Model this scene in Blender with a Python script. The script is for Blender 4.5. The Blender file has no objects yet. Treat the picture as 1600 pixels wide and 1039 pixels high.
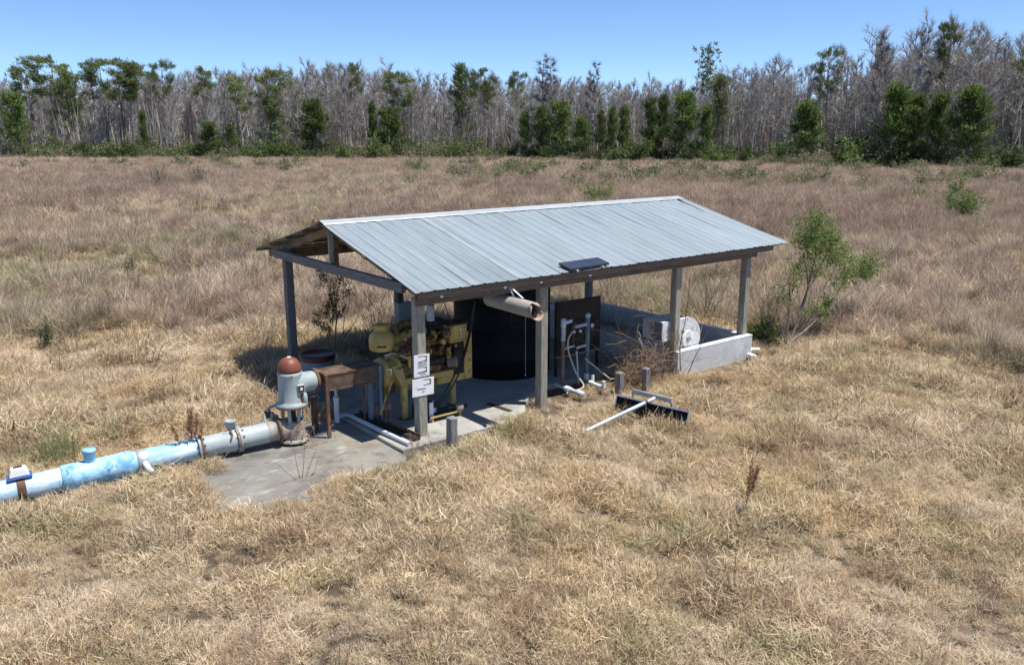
import bpy, math, random
import numpy as np
from mathutils import Vector, Matrix
R = math.radians
random.seed(7)
rng = np.random.default_rng(11)
S = bpy.context.scene
COL = S.collection

# ------------------------------------------------------------------ camera survey (metres; origin under the near left eave corner)
C = np.array([-6.379, -10.216, 4.659]); YAW, PIT, F = .902, .235, 1300.
_c, _s = math.cos(YAW), math.sin(YAW)
FW = np.array([_c*math.cos(PIT), _s*math.cos(PIT), -math.sin(PIT)])
RT = np.array([_s, -_c, 0.]); UP = np.cross(RT, FW)
def ray(x, y): return FW + RT*(x-800)/F - UP*(y-519.5)/F
def gz(x, y, z=0.):
    d = ray(x, y); return C + d*(z-C[2])/d[2]
def gy(x, y, Y):
    d = ray(x, y); return C + d*(Y-C[1])/d[1]
def gx(x, y, X):
    d = ray(x, y); return C + d*(X-C[0])/d[0]
def far(px, Z):
    """ground point in column px at depth Z, and the metres per pixel there"""
    v = (-C[2]/Z - FW[2])/UP[2]
    p = C + Z*(FW + RT*(px-800)/F + UP*v); p[2] = 0
    return p
def zat(py, Z): return C[2] + Z*(FW[2] + UP[2]*(519.5-py)/F)
HORIZ = 208.

# ------------------------------------------------------------------ materials
def nn(nt, t, **k):
    n = nt.nodes.new(t)
    for a, b in k.items():
        if a.startswith('i_'): n.inputs[a[2:].replace('_', ' ')].default_value = b
        else: setattr(n, a, b)
    return n
def base_mat(name):
    m = bpy.data.materials.new(name); m.use_nodes = True
    nt = m.node_tree
    for n in list(nt.nodes): nt.nodes.remove(n)
    out = nn(nt, 'ShaderNodeOutputMaterial')
    return m, nt, out
def ramp(nt, stops):
    r = nn(nt, 'ShaderNodeValToRGB'); e = r.color_ramp.elements
    while len(e) < len(stops): e.new(.5)
    for el, (p, c) in zip(e, stops):
        el.position = p; el.color = (*c, 1) if len(c) == 3 else c
    return r
def noise(nt, co, scale, detail=4, rough=.6, stretch=(1, 1, 1), off=(0, 0, 0)):
    mp = nn(nt, 'ShaderNodeMapping'); mp.inputs['Scale'].default_value = stretch; mp.inputs['Location'].default_value = off
    nt.links.new(co, mp.inputs['Vector'])
    n = nn(nt, 'ShaderNodeTexNoise'); n.inputs['Scale'].default_value = scale
    n.inputs['Detail'].default_value = detail; n.inputs['Roughness'].default_value = rough
    nt.links.new(mp.outputs[0], n.inputs['Vector'])
    return n.outputs['Fac']
def mixc(nt, fac, a, b, mode='MIX'):
    m = nn(nt, 'ShaderNodeMix', data_type='RGBA', blend_type=mode)
    for sock, v in ((m.inputs[0], fac), (m.inputs[6], a), (m.inputs[7], b)):
        if isinstance(v, bpy.types.NodeSocket): nt.links.new(v, sock)
        elif isinstance(v, (int, float)): sock.default_value = v
        else: sock.default_value = (*v, 1)
    return m.outputs[2]
def pmat(name, c1, c2, scale=4, rough=.6, metal=0., stretch=(1, 1, 1), spots=(), bump=.15, bscale=30, contrast=(.35, .65), rnd=0., spec=.4):
    """surface of two tones with spots = [(colour, scale, lo, hi, stretch)] laid over it (rust, lichen, stains, painted sun and shade)"""
    m, nt, out = base_mat(name)
    tc = nn(nt, 'ShaderNodeTexCoord').outputs['Object']
    oi = nn(nt, 'ShaderNodeObjectInfo')
    ad = nn(nt, 'ShaderNodeVectorMath', operation='ADD'); nt.links.new(tc, ad.inputs[0])
    sc = nn(nt, 'ShaderNodeVectorMath', operation='SCALE'); sc.inputs[0].default_value = (7.3, 3.1, 5.7)
    nt.links.new(oi.outputs['Random'], sc.inputs['Scale']); nt.links.new(sc.outputs[0], ad.inputs[1])
    co = ad.outputs[0]
    r = ramp(nt, [(contrast[0], c1), (contrast[1], c2)])
    nt.links.new(noise(nt, co, scale, 5, .65, stretch), r.inputs[0])
    col = r.outputs[0]
    for i, (cc, ss, lo, hi, st) in enumerate(spots):
        rr = ramp(nt, [(lo, (0, 0, 0)), (hi, (1, 1, 1))])
        nt.links.new(noise(nt, co, ss, 6, .7, st, (3.7*i+1, 2.2*i, 5*i)), rr.inputs[0])
        col = mixc(nt, rr.outputs[0], col, cc)
    if rnd:
        mr = nn(nt, 'ShaderNodeMapRange'); mr.inputs[3].default_value = 1-rnd; mr.inputs[4].default_value = 1+rnd
        nt.links.new(oi.outputs['Random'], mr.inputs[0])
        vm = nn(nt, 'ShaderNodeVectorMath', operation='SCALE'); nt.links.new(col, vm.inputs[0]); nt.links.new(mr.outputs[0], vm.inputs['Scale'])
        col = vm.outputs[0]
    b = nn(nt, 'ShaderNodeBsdfPrincipled'); nt.links.new(col, b.inputs['Base Color'])
    b.inputs['Roughness'].default_value = rough; b.inputs['Metallic'].default_value = metal
    b.inputs['Specular IOR Level'].default_value = spec
    if bump:
        bp = nn(nt, 'ShaderNodeBump'); bp.inputs['Strength'].default_value = bump; bp.inputs['Distance'].default_value = .01
        nt.links.new(noise(nt, co, bscale, 4, .6, stretch), bp.inputs['Height']); nt.links.new(bp.outputs[0], b.inputs['Normal'])
    nt.links.new(b.outputs[0], out.inputs[0])
    return m
def leafmat(name, stops, patches=(), transl=.3, vary=0.):
    """plant surface: one tone per leaf or blade out of stops, shifted by patches of the field = [(colour, scale, lo, hi, amount)]"""
    m, nt, out = base_mat(name)
    g = nn(nt, 'ShaderNodeNewGeometry')
    r = ramp(nt, stops); nt.links.new(g.outputs['Random Per Island'], r.inputs[0])
    col = r.outputs[0]
    if vary:
        oi = nn(nt, 'ShaderNodeObjectInfo'); mr = nn(nt, 'ShaderNodeMapRange'); mr.inputs[3].default_value = 1-vary; mr.inputs[4].default_value = 1+vary
        nt.links.new(oi.outputs['Random'], mr.inputs[0]); vm = nn(nt, 'ShaderNodeVectorMath', operation='SCALE')
        nt.links.new(col, vm.inputs[0]); nt.links.new(mr.outputs[0], vm.inputs['Scale']); col = vm.outputs[0]
    for i, (cc, ss, lo, hi, am) in enumerate(patches):
        rr = ramp(nt, [(lo, (0, 0, 0)), (hi, (am, am, am))])
        nt.links.new(noise(nt, g.outputs['Position'], ss, 4, .6, (1, 1, .3), (13.7*i+1, 7.2*i, 5*i)), rr.inputs[0])
        col = mixc(nt, rr.outputs[0], col, cc)
    d = nn(nt, 'ShaderNodeBsdfDiffuse'); t = nn(nt, 'ShaderNodeBsdfTranslucent')
    nt.links.new(col, d.inputs[0]); nt.links.new(col, t.inputs[0])
    mx = nn(nt, 'ShaderNodeMixShader'); mx.inputs[0].default_value = transl
    nt.links.new(d.outputs[0], mx.inputs[1]); nt.links.new(t.outputs[0], mx.inputs[2])
    nt.links.new(mx.outputs[0], out.inputs[0])
    return m

RUST = (.16, .06, .03)
M = {}
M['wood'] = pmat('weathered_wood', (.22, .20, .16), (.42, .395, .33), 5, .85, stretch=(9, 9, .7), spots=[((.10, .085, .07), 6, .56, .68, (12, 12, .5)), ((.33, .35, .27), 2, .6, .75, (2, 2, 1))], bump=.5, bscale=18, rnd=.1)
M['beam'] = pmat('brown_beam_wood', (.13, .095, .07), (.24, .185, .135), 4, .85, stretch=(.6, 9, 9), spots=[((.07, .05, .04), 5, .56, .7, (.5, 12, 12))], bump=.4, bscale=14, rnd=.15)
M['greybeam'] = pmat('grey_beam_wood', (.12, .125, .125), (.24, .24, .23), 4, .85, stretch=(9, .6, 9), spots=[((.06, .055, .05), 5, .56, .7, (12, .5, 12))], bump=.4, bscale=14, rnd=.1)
M['lumber'] = pmat('old_lumber', (.16, .11, .07), (.30, .21, .13), 4, .85, stretch=(2, .8, 2), spots=[((.05, .035, .025), 4, .5, .68, (1, 1, 1))], bump=.3, rnd=.25)
M['stub'] = pmat('stub_wood', (.14, .13, .13), (.30, .29, .28), 5, .85, stretch=(9, 9, .7), spots=[((.09, .05, .06), 4, .56, .68, (8, 8, .6))], bump=.5, bscale=18, rnd=.1)
M['roof'] = pmat('galvanised_roof', (.285, .335, .355), (.345, .395, .415), 2.2, .45, .3, stretch=(4, .45, .45), spots=[((.44, .49, .505), 3, .56, .72, (5, .25, .25)), ((.25, .295, .315), 1.1, .52, .74, (1.6, .3, .3)), ((.24, .22, .19), 5, .68, .76, (3, .35, .35))], bump=.06, bscale=3, rnd=.05)
M['cap'] = pmat('ridge_cap_metal', (.40, .44, .455), (.48, .51, .525), 3, .4, .3, bump=.03, rnd=.03)
M['concrete'] = pmat('slab_concrete', (.28, .275, .25), (.40, .39, .35), 1.6, .9, spots=[((.13, .12, .105), 4, .60, .70, (1, 1, 1)), ((.18, .17, .15), 1.1, .52, .7, (1, 1, 1)), ((.50, .47, .40), 2.6, .6, .72, (1, 1, 1)), ((.24, .17, .10), 1.7, .64, .76, (1, 1, 1))], bump=.3, bscale=25)
M['pad'] = pmat('pad_concrete', (.16, .152, .135), (.26, .25, .218), 1.3, .9, spots=[((.38, .365, .31), 1.5, .58, .70, (1, 2.2, 1)), ((.085, .08, .072), .9, .50, .70, (1, 1, 1)), ((.24, .17, .09), 1.3, .58, .74, (1, 1, 1)), ((.10, .08, .06), 5, .60, .70, (1, 1, 1))], bump=.35, bscale=25)
M['rust'] = pmat('rusty_steel', (.11, .055, .032), (.21, .12, .07), 9, .85, .1, spots=[((.07, .04, .03), 5, .5, .68, (1, 1, 1)), ((.28, .20, .13), 7, .6, .72, (1, 1, 1))], bump=.4, bscale=50)
M['greypaint'] = pmat('grey_pump_paint', (.27, .325, .335), (.37, .42, .42), 3, .5, spots=[((.50, .52, .49), 5, .6, .74, (1, 1, .5)), ((.20, .22, .21), 3, .56, .72, (2, 2, .4)), (RUST, 6, .62, .70, (2, 2, .6))], bump=.1)
M['greypipe'] = pmat('grey_pipe_paint', (.31, .365, .38), (.40, .45, .455), 2, .5, spots=[((.22, .235, .23), 3, .56, .7, (1, 1, 1)), ((.30, .21, .11), 2.2, .60, .74, (1, 2, 2)), ((.10, .09, .11), 9, .68, .72, (1, 1, 1))], bump=.1)
M['rustycast'] = pmat('rusty_casting', (.26, .20, .145), (.37, .365, .34), 5, .7, spots=[(RUST, 4, .5, .66, (1, 1, 1))], bump=.3)
M['dome'] = pmat('red_dome_paint', (.17, .05, .03), (.235, .08, .05), 5, .5, stretch=(1, 1, .4), spots=[((.13, .05, .03), 8, .62, .72, (3, 3, .3)), ((.52, .34, .24), 3, .68, .8, (1, 1, 1))], bump=.1)
M['bluepipe'] = pmat('blue_pvc', (.24, .48, .68), (.42, .62, .76), 2.2, .5, spots=[((.22, .21, .18), 7, .64, .74, (1, 1, 1)), ((.74, .78, .79), 3.2, .48, .62, (.6, 1.6, 2)), ((.05, .16, .33), 8, .62, .68, (1, 1, 1))], bump=.05)  # navy spots paint plant shadows; white ones mix wear with sun highlights
M['splatshade'] = pmat('blue_cement_and_shade', (.16, .38, .60), (.36, .60, .76), 5, .5, spots=[((.05, .16, .33), 8, .62, .68, (1, 1, 1)), ((.70, .78, .82), 4, .6, .66, (1, 1, 1))], bump=.1, contrast=(.45, .55))  # cement tones, with shrub shadow painted in as navy spots
M['black'] = pmat('black_tank_plastic', (.005, .007, .009), (.008, .0105, .013), 2, .55, spots=[((.018, .02, .02), 3, .62, .8, (2, 2, .3))], bump=.05, bscale=6, spec=.12)
M['dark'] = pmat('dark_grease', (.018, .017, .016), (.05, .042, .035), 8, .6, spots=[((.12, .07, .04), 7, .6, .72, (1, 1, 1))], bump=.3)
M['yellow'] = pmat('dirty_yellow_paint', (.42, .29, .085), (.55, .40, .13), 5, .5, spots=[((.16, .10, .04), 5, .56, .7, (1, 1, 1)), ((.06, .045, .03), 9, .62, .72, (1, 1, 1))], bump=.15)
M['oily'] = pmat('oily_yellow_casting', (.10, .065, .025), (.28, .18, .05), 9, .55, spots=[((.03, .025, .02), 8, .5, .62, (1, 1, 1)), ((.24, .08, .05), 6, .66, .74, (1, 1, 1))], bump=.4)
M['pvc'] = pmat('white_pvc', (.62, .68, .72), (.74, .78, .80), 3, .45, spots=[((.36, .34, .30), 6, .64, .76, (1, 1, 1))], bump=.04)
M['greypvc'] = pmat('grey_pvc', (.42, .47, .50), (.56, .60, .62), 3, .5, spots=[((.25, .2, .16), 6, .6, .76, (1, 1, 1))], bump=.04)
M['brownpipe'] = pmat('brown_pipe', (.16, .115, .085), (.27, .20, .15), 5, .7, bump=.1)
M['bluesteel'] = pmat('blue_grey_steel', (.10, .155, .21), (.17, .23, .29), 5, .55, spots=[(RUST, 6, .62, .74, (1, 1, 1))], bump=.1)
M['white'] = pmat('white_paint', (.70, .71, .71), (.82, .82, .81), 3, .55, spots=[((.42, .43, .42), 5, .58, .72, (1, 1, 1))], bump=.1)
M['whitewash'] = pmat('flaking_white_paint', (.62, .64, .64), (.80, .80, .78), 4, .65, spots=[((.36, .38, .38), 5, .54, .64, (1, 1, 1)), ((.22, .24, .20), 7, .62, .7, (1, 1, 1))], bump=.35)
M['sign'] = pmat('sign_board', (.76, .77, .78), (.84, .84, .84), 2, .4, bump=0)
M['ink'] = pmat('sign_ink', (.02, .02, .022), (.05, .05, .055), 5, .6, bump=0)
M['cream'] = pmat('chalky_muffler_paint', (.30, .275, .235), (.41, .38, .335), 3, .8, spots=[((.20, .17, .14), 4, .55, .7, (1, 1, 1)), (RUST, 5, .66, .76, (1, 1, 1))], bump=.25)
M['pinkrust'] = pmat('flaking_rust', (.33, .215, .17), (.44, .33, .27), 8, .85, bump=.3)
M['ply'] = pmat('dark_plywood', (.018, .013, .010), (.05, .034, .024), 2.4, .7, stretch=(1, 1, 2), spots=[((.085, .05, .03), 2, .58, .7, (1, 1, 1))], bump=.2)
M['drumred'] = pmat('maroon_drum_paint', (.05, .014, .016), (.09, .026, .027), 5, .5, spots=[((.05, .02, .02), 5, .56, .7, (1, 1, 1))], bump=.1)
M['stool'] = pmat('faded_red_paint', (.36, .15, .13), (.46, .22, .18), 5, .6, bump=.1)
M['solar'] = pmat('solar_cells', (.018, .03, .06), (.028, .045, .085), 2, .4, bump=0)
M['alu'] = pmat('aluminium', (.42, .46, .48), (.58, .61, .63), 5, .45, .5, bump=.05)
M['rubber'] = pmat('black_rubber', (.012, .012, .012), (.025, .025, .025), 5, .6, bump=0)
M['hose'] = pmat('tan_hose', (.48, .40, .28), (.60, .52, .40), 5, .6, bump=0)
M['rope'] = pmat('grey_cord', (.38, .40, .40), (.52, .53, .52), 9, .8, bump=0)
M['chain'] = pmat('hanging_strap', (.55, .56, .54), (.75, .74, .70), 9, .6, bump=0)
M['bark'] = pmat('pine_bark', (.13, .10, .08), (.27, .225, .19), 2, .9, stretch=(3, 3, .5), bump=.3, bscale=6)
M['greybark'] = pmat('pale_grey_bark', (.33, .31, .29), (.55, .52, .49), 1.2, .9, stretch=(3, 3, .4), bump=.2, bscale=6, rnd=.28)
M['stem'] = pmat('shrub_stems', (.12, .10, .085), (.24, .21, .18), 4, .9, bump=.1)
def wallmat():
    m, nt, out = base_mat('concrete_block')
    tc = nn(nt, 'ShaderNodeTexCoord').outputs['Object']
    sp = nn(nt, 'ShaderNodeSeparateXYZ'); nt.links.new(tc, sp.inputs[0])
    ad = nn(nt, 'ShaderNodeMath', operation='ADD'); nt.links.new(sp.outputs[0], ad.inputs[0]); nt.links.new(sp.outputs[1], ad.inputs[1])
    cb = nn(nt, 'ShaderNodeCombineXYZ'); nt.links.new(ad.outputs[0], cb.inputs[0]); nt.links.new(sp.outputs[2], cb.inputs[1])
    br = nn(nt, 'ShaderNodeTexBrick'); nt.links.new(cb.outputs[0], br.inputs['Vector'])
    br.inputs['Scale'].default_value = 1; br.inputs['Brick Width'].default_value = .4; br.inputs['Row Height'].default_value = .2
    br.inputs['Mortar Size'].default_value = .007; br.inputs['Color1'].default_value = (.56, .565, .55, 1); br.inputs['Color2'].default_value = (.50, .505, .49, 1); br.inputs['Mortar'].default_value = (.58, .58, .56, 1)
    col = br.outputs[0]
    for i, (cc, ss, lo, hi) in enumerate([((.36, .365, .345), 3, .55, .72), ((.72, .72, .71), 2, .52, .64), ((.36, .38, .31), 6, .62, .74)]):
        rr = ramp(nt, [(lo, (0, 0, 0)), (hi, (.8, .8, .8))]); nt.links.new(noise(nt, tc, ss, 6, .7, (1, 1, 1), (i*4, 2, 1)), rr.inputs[0])
        col = mixc(nt, rr.outputs[0], col, cc)
    b = nn(nt, 'ShaderNodeBsdfPrincipled'); nt.links.new(col, b.inputs['Base Color']); b.inputs['Roughness'].default_value = .9
    bp = nn(nt, 'ShaderNodeBump'); bp.inputs['Strength'].default_value = .4; bp.inputs['Distance'].default_value = .01
    nt.links.new(noise(nt, tc, 40, 4), bp.inputs['Height']); nt.links.new(bp.outputs[0], b.inputs['Normal'])
    nt.links.new(b.outputs[0], out.inputs[0]); return m
M['block'] = wallmat()
def meshmat():
    """expanded metal: diamond holes through a rusty sheet"""
    m, nt, out = base_mat('rusty_expanded_metal')
    tc = nn(nt, 'ShaderNodeTexCoord').outputs['Object']
    sp = nn(nt, 'ShaderNodeSeparateXYZ'); nt.links.new(tc, sp.inputs[0])
    sy = nn(nt, 'ShaderNodeMath', operation='ADD'); nt.links.new(sp.outputs[1], sy.inputs[0]); nt.links.new(sp.outputs[2], sy.inputs[1])
    def tri(sign):
        a = nn(nt, 'ShaderNodeMath', operation='MULTIPLY_ADD'); a.inputs[1].default_value = sign*1.9; nt.links.new(sy.outputs[0], a.inputs[0]); nt.links.new(sp.outputs[0], a.inputs[2])
        w = nn(nt, 'ShaderNodeMath', operation='PINGPONG'); w.inputs[1].default_value = .021; nt.links.new(a.outputs[0], w.inputs[0])
        g = nn(nt, 'ShaderNodeMath', operation='GREATER_THAN'); g.inputs[1].default_value = .008; nt.links.new(w.outputs[0], g.inputs[0]); return g.outputs[0]
    hole = nn(nt, 'ShaderNodeMath', operation='MULTIPLY'); nt.links.new(tri(1), hole.inputs[0]); nt.links.new(tri(-1), hole.inputs[1])
    r = ramp(nt, [(.35, (.10, .06, .04)), (.65, (.24, .17, .115))]); nt.links.new(noise(nt, tc, 9), r.inputs[0])
    b = nn(nt, 'ShaderNodeBsdfPrincipled'); nt.links.new(r.outputs[0], b.inputs['Base Color']); b.inputs['Roughness'].default_value = .85
    t = nn(nt, 'ShaderNodeBsdfTransparent'); mx = nn(nt, 'ShaderNodeMixShader')
    nt.links.new(hole.outputs[0], mx.inputs[0]); nt.links.new(b.outputs[0], mx.inputs[1]); nt.links.new(t.outputs[0], mx.inputs[2])
    nt.links.new(mx.outputs[0], out.inputs[0]); return m
M['mesh'] = meshmat()

# ------------------------------------------------------------------ mesh building
class MB:
    def __init__(s): s.v, s.f, s.sm = [], [], []
    def add(s, vs, fs, smooth=False):
        o = len(s.v); s.v += [tuple(map(float, q)) for q in vs]
        s.f += [tuple(i+o for i in q) for q in fs]; s.sm += [smooth]*len(fs); return s
    def box(s, lo, hi, M4=None):
        (a, b, c), (d, e, f) = lo, hi
        vs = [(a, b, c), (d, b, c), (d, e, c), (a, e, c), (a, b, f), (d, b, f), (d, e, f), (a, e, f)]
        if M4 is not None: vs = [M4 @ Vector(q) for q in vs]
        return s.add(vs, [(3, 2, 1, 0), (4, 5, 6, 7), (0, 1, 5, 4), (1, 2, 6, 5), (2, 3, 7, 6), (3, 0, 4, 7)])
    def bar(s, p0, p1, w, h, up=(0, 0, 1)):
        p0, p1 = Vector(p0), Vector(p1); d = (p1-p0).normalized(); u = Vector(up)
        if abs(d.dot(u)) > .95: u = Vector((0, 1, 0))
        x = d.cross(u).normalized(); y = x.cross(d).normalized()
        vs = []
        for p in (p0, p1):
            vs += [p-x*w/2-y*h/2, p+x*w/2-y*h/2, p+x*w/2+y*h/2, p-x*w/2+y*h/2]
        return s.add(vs, [(0, 1, 2, 3), (7, 6, 5, 4), (4, 5, 1, 0), (5, 6, 2, 1), (6, 7, 3, 2), (7, 4, 0, 3)])
    def lathe(s, prof, origin, axis=(0, 0, 1), n=28, smooth=True, closed=True):
        """prof: list of (radius, distance along axis)"""
        o, a = Vector(origin), Vector(axis).normalized()
        x = a.orthogonal().normalized(); y = a.cross(x)
        vs, fs = [], []
        for r, h in prof:
            for i in range(n):
                t = 2*math.pi*i/n; vs.append(o+a*h+(x*math.cos(t)+y*math.sin(t))*r)
        for k in range(len(prof)-1):
            for i in range(n):
                j = (i+1) % n; fs.append((k*n+i, k*n+j, (k+1)*n+j, (k+1)*n+i))
        s.add(vs, fs, smooth)
        if closed:
            for k, rev in ((0, True), (len(prof)-1, False)):
                if prof[k][0] > 1e-5:
                    ring = vs[k*n:(k+1)*n]; s.add(ring, [tuple(range(n))[::-1] if rev else tuple(range(n))])
        return s
    def cyl(s, p0, p1, r, r1=None, n=16, smooth=True):
        p0, p1 = Vector(p0), Vector(p1); d = p1-p0
        return s.lathe([(r, 0), (r if r1 is None else r1, d.length)], p0, d, n, smooth)
    def tube(s, pts, r, n=8, r1=None, smooth=True, caps=True):
        pts = [Vector(p) for p in pts]; vs, fs = [], []
        x = None
        for k, p in enumerate(pts):
            d = (pts[min(k+1, len(pts)-1)]-pts[max(k-1, 0)]).normalized()
            x = d.orthogonal().normalized() if x is None else (x-d*x.dot(d)).normalized()
            y = d.cross(x); rr = r if r1 is None else r+(r1-r)*k/(len(pts)-1)
            vs += [p+(x*math.cos(2*math.pi*i/n)+y*math.sin(2*math.pi*i/n))*rr for i in range(n)]
        for k in range(len(pts)-1):
            for i in range(n):
                j = (i+1) % n; fs.append((k*n+i, k*n+j, (k+1)*n+j, (k+1)*n+i))
        s.add(vs, fs, smooth)
        if caps: s.add(vs[:n], [tuple(range(n))[::-1]]); s.add(vs[-n:], [tuple(range(n))])
        return s
    def prism(s, poly, z0, z1):
        n = len(poly); vs = [(x, y, z0) for x, y in poly]+[(x, y, z1) for x, y in poly]
        return s.add(vs, [tuple(range(n))[::-1], tuple(range(n, 2*n))]+[(i, (i+1) % n, n+(i+1) % n, n+i) for i in range(n)])
    def build(s, name, mat, parent=None, bevel=0, seg=1):
        me = bpy.data.meshes.new(name)
        off = Vector(parent_origin(parent))
        if parent is None:
            a = np.array(s.v); off = Vector(((a[:, 0].min()+a[:, 0].max())/2, (a[:, 1].min()+a[:, 1].max())/2, a[:, 2].min()))
        me.from_pydata([Vector(q)-off for q in s.v], [], s.f); me.update()
        me.polygons.foreach_set('use_smooth', s.sm)
        me.materials.append(M[mat] if isinstance(mat, str) else mat)
        o = bpy.data.objects.new(name, me); COL.objects.link(o)
        if parent is None: o.location = off
        else: o.parent = parent; o['_o'] = tuple(off)
        if bevel:
            b = o.modifiers.new('bevel', 'BEVEL'); b.width = bevel; b.segments = seg; b.limit_method = 'ANGLE'; b.angle_limit = R(40)
        return o
def parent_origin(p):
    if p is None: return (0, 0, 0)
    return tuple(p['_o']) if '_o' in p.keys() else tuple(p.location)
def tag(o, label, cat, group=None):
    o['label'] = label; o['category'] = cat
    if group: o['group'] = group
    return o
def thing(name, label, cat, loc, group=None):
    o = bpy.data.objects.new(name, None); COL.objects.link(o); o.location = loc; o.empty_display_size = .3
    return tag(o, label, cat, group)
def struct(o, kind='structure'): o['kind'] = kind; return o
def arr_mesh(name, V, Fc, mats, smooth=False, midx=None):
    me = bpy.data.meshes.new(name); me.from_pydata(V if isinstance(V, list) else V.tolist(), [], Fc if isinstance(Fc, list) else Fc.tolist())
    for m in mats: me.materials.append(m)
    if midx is not None: me.polygons.foreach_set('material_index', midx)
    if smooth: me.polygons.foreach_set('use_smooth', [True]*len(me.polygons))
    me.update(); return me

# ------------------------------------------------------------------ world, sun, camera
W = bpy.data.worlds.new('World'); S.world = W; W.use_nodes = True
wt = W.node_tree; bg = wt.nodes['Background']
sky = wt.nodes.new('ShaderNodeTexSky'); sky.sky_type = 'NISHITA'; sky.sun_disc = False
SUN = Vector((.27, -.28, 1.)).normalized()
sky.sun_elevation = math.asin(SUN.z); sky.sun_rotation = math.atan2(SUN.x, SUN.y)
sky.air_density = .8; sky.dust_density = .5; sky.ozone_density = 6.; sky.altitude = 3000
wt.links.new(sky.outputs[0], bg.inputs[0]); bg.inputs[1].default_value = .132
sl = bpy.data.lights.new('sun', 'SUN'); sl.energy = 5.; sl.angle = R(.55); sl.color = (1, .955, .89)
so = bpy.data.objects.new('sun', sl); COL.objects.link(so); so.location = (20, -20, 60)
so.rotation_euler = SUN.to_track_quat('Z', 'Y').to_euler()
cam = bpy.data.cameras.new('camera'); co = bpy.data.objects.new('camera', cam); COL.objects.link(co)
cam.sensor_width = 36; cam.lens = 36*F/1600; cam.clip_end = 6000; cam.clip_start = .1
co.matrix_world = Matrix(((RT[0], UP[0], -FW[0], C[0]), (RT[1], UP[1], -FW[1], C[1]), (RT[2], UP[2], -FW[2], C[2]), (0, 0, 0, 1)))
S.camera = co
S.view_settings.view_transform = 'Standard'; S.view_settings.look = 'None'; S.view_settings.exposure = .46; S.view_settings.gamma = 1
S.render.engine = 'CYCLES'
S.cycles.max_bounces = 5; S.cycles.diffuse_bounces = 2; S.cycles.transparent_max_bounces = 12; S.cycles.use_denoising = True


# ------------------------------------------------------------------ ground, slabs
def slab(name, poly, z0, z1, mat): return struct(MB().prism(poly, z0, z1).build(name, mat, None, .012))
slab('concrete_slab', [(-.47, -.12), (1.5, -.12), (2.05, .12), (2.45, .55), (3.1, 1.0), (5.75, 1.0), (5.75, 4.4), (1.2, 4.4), (.6, 3.5), (-.47, 3.4)], -.1, .1, 'concrete')
slab('pump_slab', [(-3.3, -.75), (-.9, -.75), (-.474, -.25), (-.474, 2.35), (-2.1, 2.35), (-3.3, 1.3)], -.1, .045, 'pad')

# ------------------------------------------------------------------ the open shed
RID, RZ, EZ = 3.03, 3.175, 2.4
def zr(y): return EZ+(RZ-EZ)*(1-abs(y-RID)/RID)
shed = thing('pole_shed', 'open sided pole shed with a ribbed galvanised gable roof on wooden posts', 'shed', (4.5, 2.6, 0))
TOP = 2.31
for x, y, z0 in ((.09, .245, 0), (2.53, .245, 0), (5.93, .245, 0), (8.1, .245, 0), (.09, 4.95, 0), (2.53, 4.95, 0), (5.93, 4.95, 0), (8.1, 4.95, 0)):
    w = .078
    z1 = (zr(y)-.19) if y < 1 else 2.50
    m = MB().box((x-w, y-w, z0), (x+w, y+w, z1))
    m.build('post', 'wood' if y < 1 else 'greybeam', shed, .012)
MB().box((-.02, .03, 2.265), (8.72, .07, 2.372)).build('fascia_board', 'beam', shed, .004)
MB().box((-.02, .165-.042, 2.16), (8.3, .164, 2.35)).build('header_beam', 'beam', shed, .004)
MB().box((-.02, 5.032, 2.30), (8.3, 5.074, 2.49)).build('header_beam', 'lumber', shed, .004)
for x in (-.03, 8.22): MB().box((x-.045, .44, 2.32), (x+.04, 5.2, 2.475)).build('gable_beam', 'greybeam', shed, .006)
for x in (.0, 8.24):
    MB().bar((x-.02, 2.84, 2.477), (x-.02, 2.84, 3.0), .07, .05, (0, 1, 0)).build('king_post', 'wood', shed, .004)
    MB().bar((x+.16, 3.02, 2.35), (x+.16, 3.02, 2.98), .09, .05, (0, 1, 0)).build('king_post', 'lumber', shed, .004)
for x in (.12, 1.3, 2.45, 3.6, 4.8, 5.85, 7.0, 8.06):
    for sgn in (1, -1):
        ye = .09 if sgn == 1 else 5.86
        ys = RID-sgn*.022
        za, zb = zr(ys)-.125-.014, zr(ye)-.125-.014
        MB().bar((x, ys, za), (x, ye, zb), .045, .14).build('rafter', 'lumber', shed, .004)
for sgn in (1, -1):
    for t in (.03, .25, .5, .75, .965):
        y = (RID-sgn*RID) + sgn*RID*t
        z = zr(y)-.014-.021
        sl_ = sgn*(RZ-EZ)/RID
        L0 = -.10 - random.random()*.03
        MB().bar((L0, y, z), (9.08, y, z), .095, .04, (0, -sl_, 1)).build('purlin', 'lumber', shed, .003)
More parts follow.
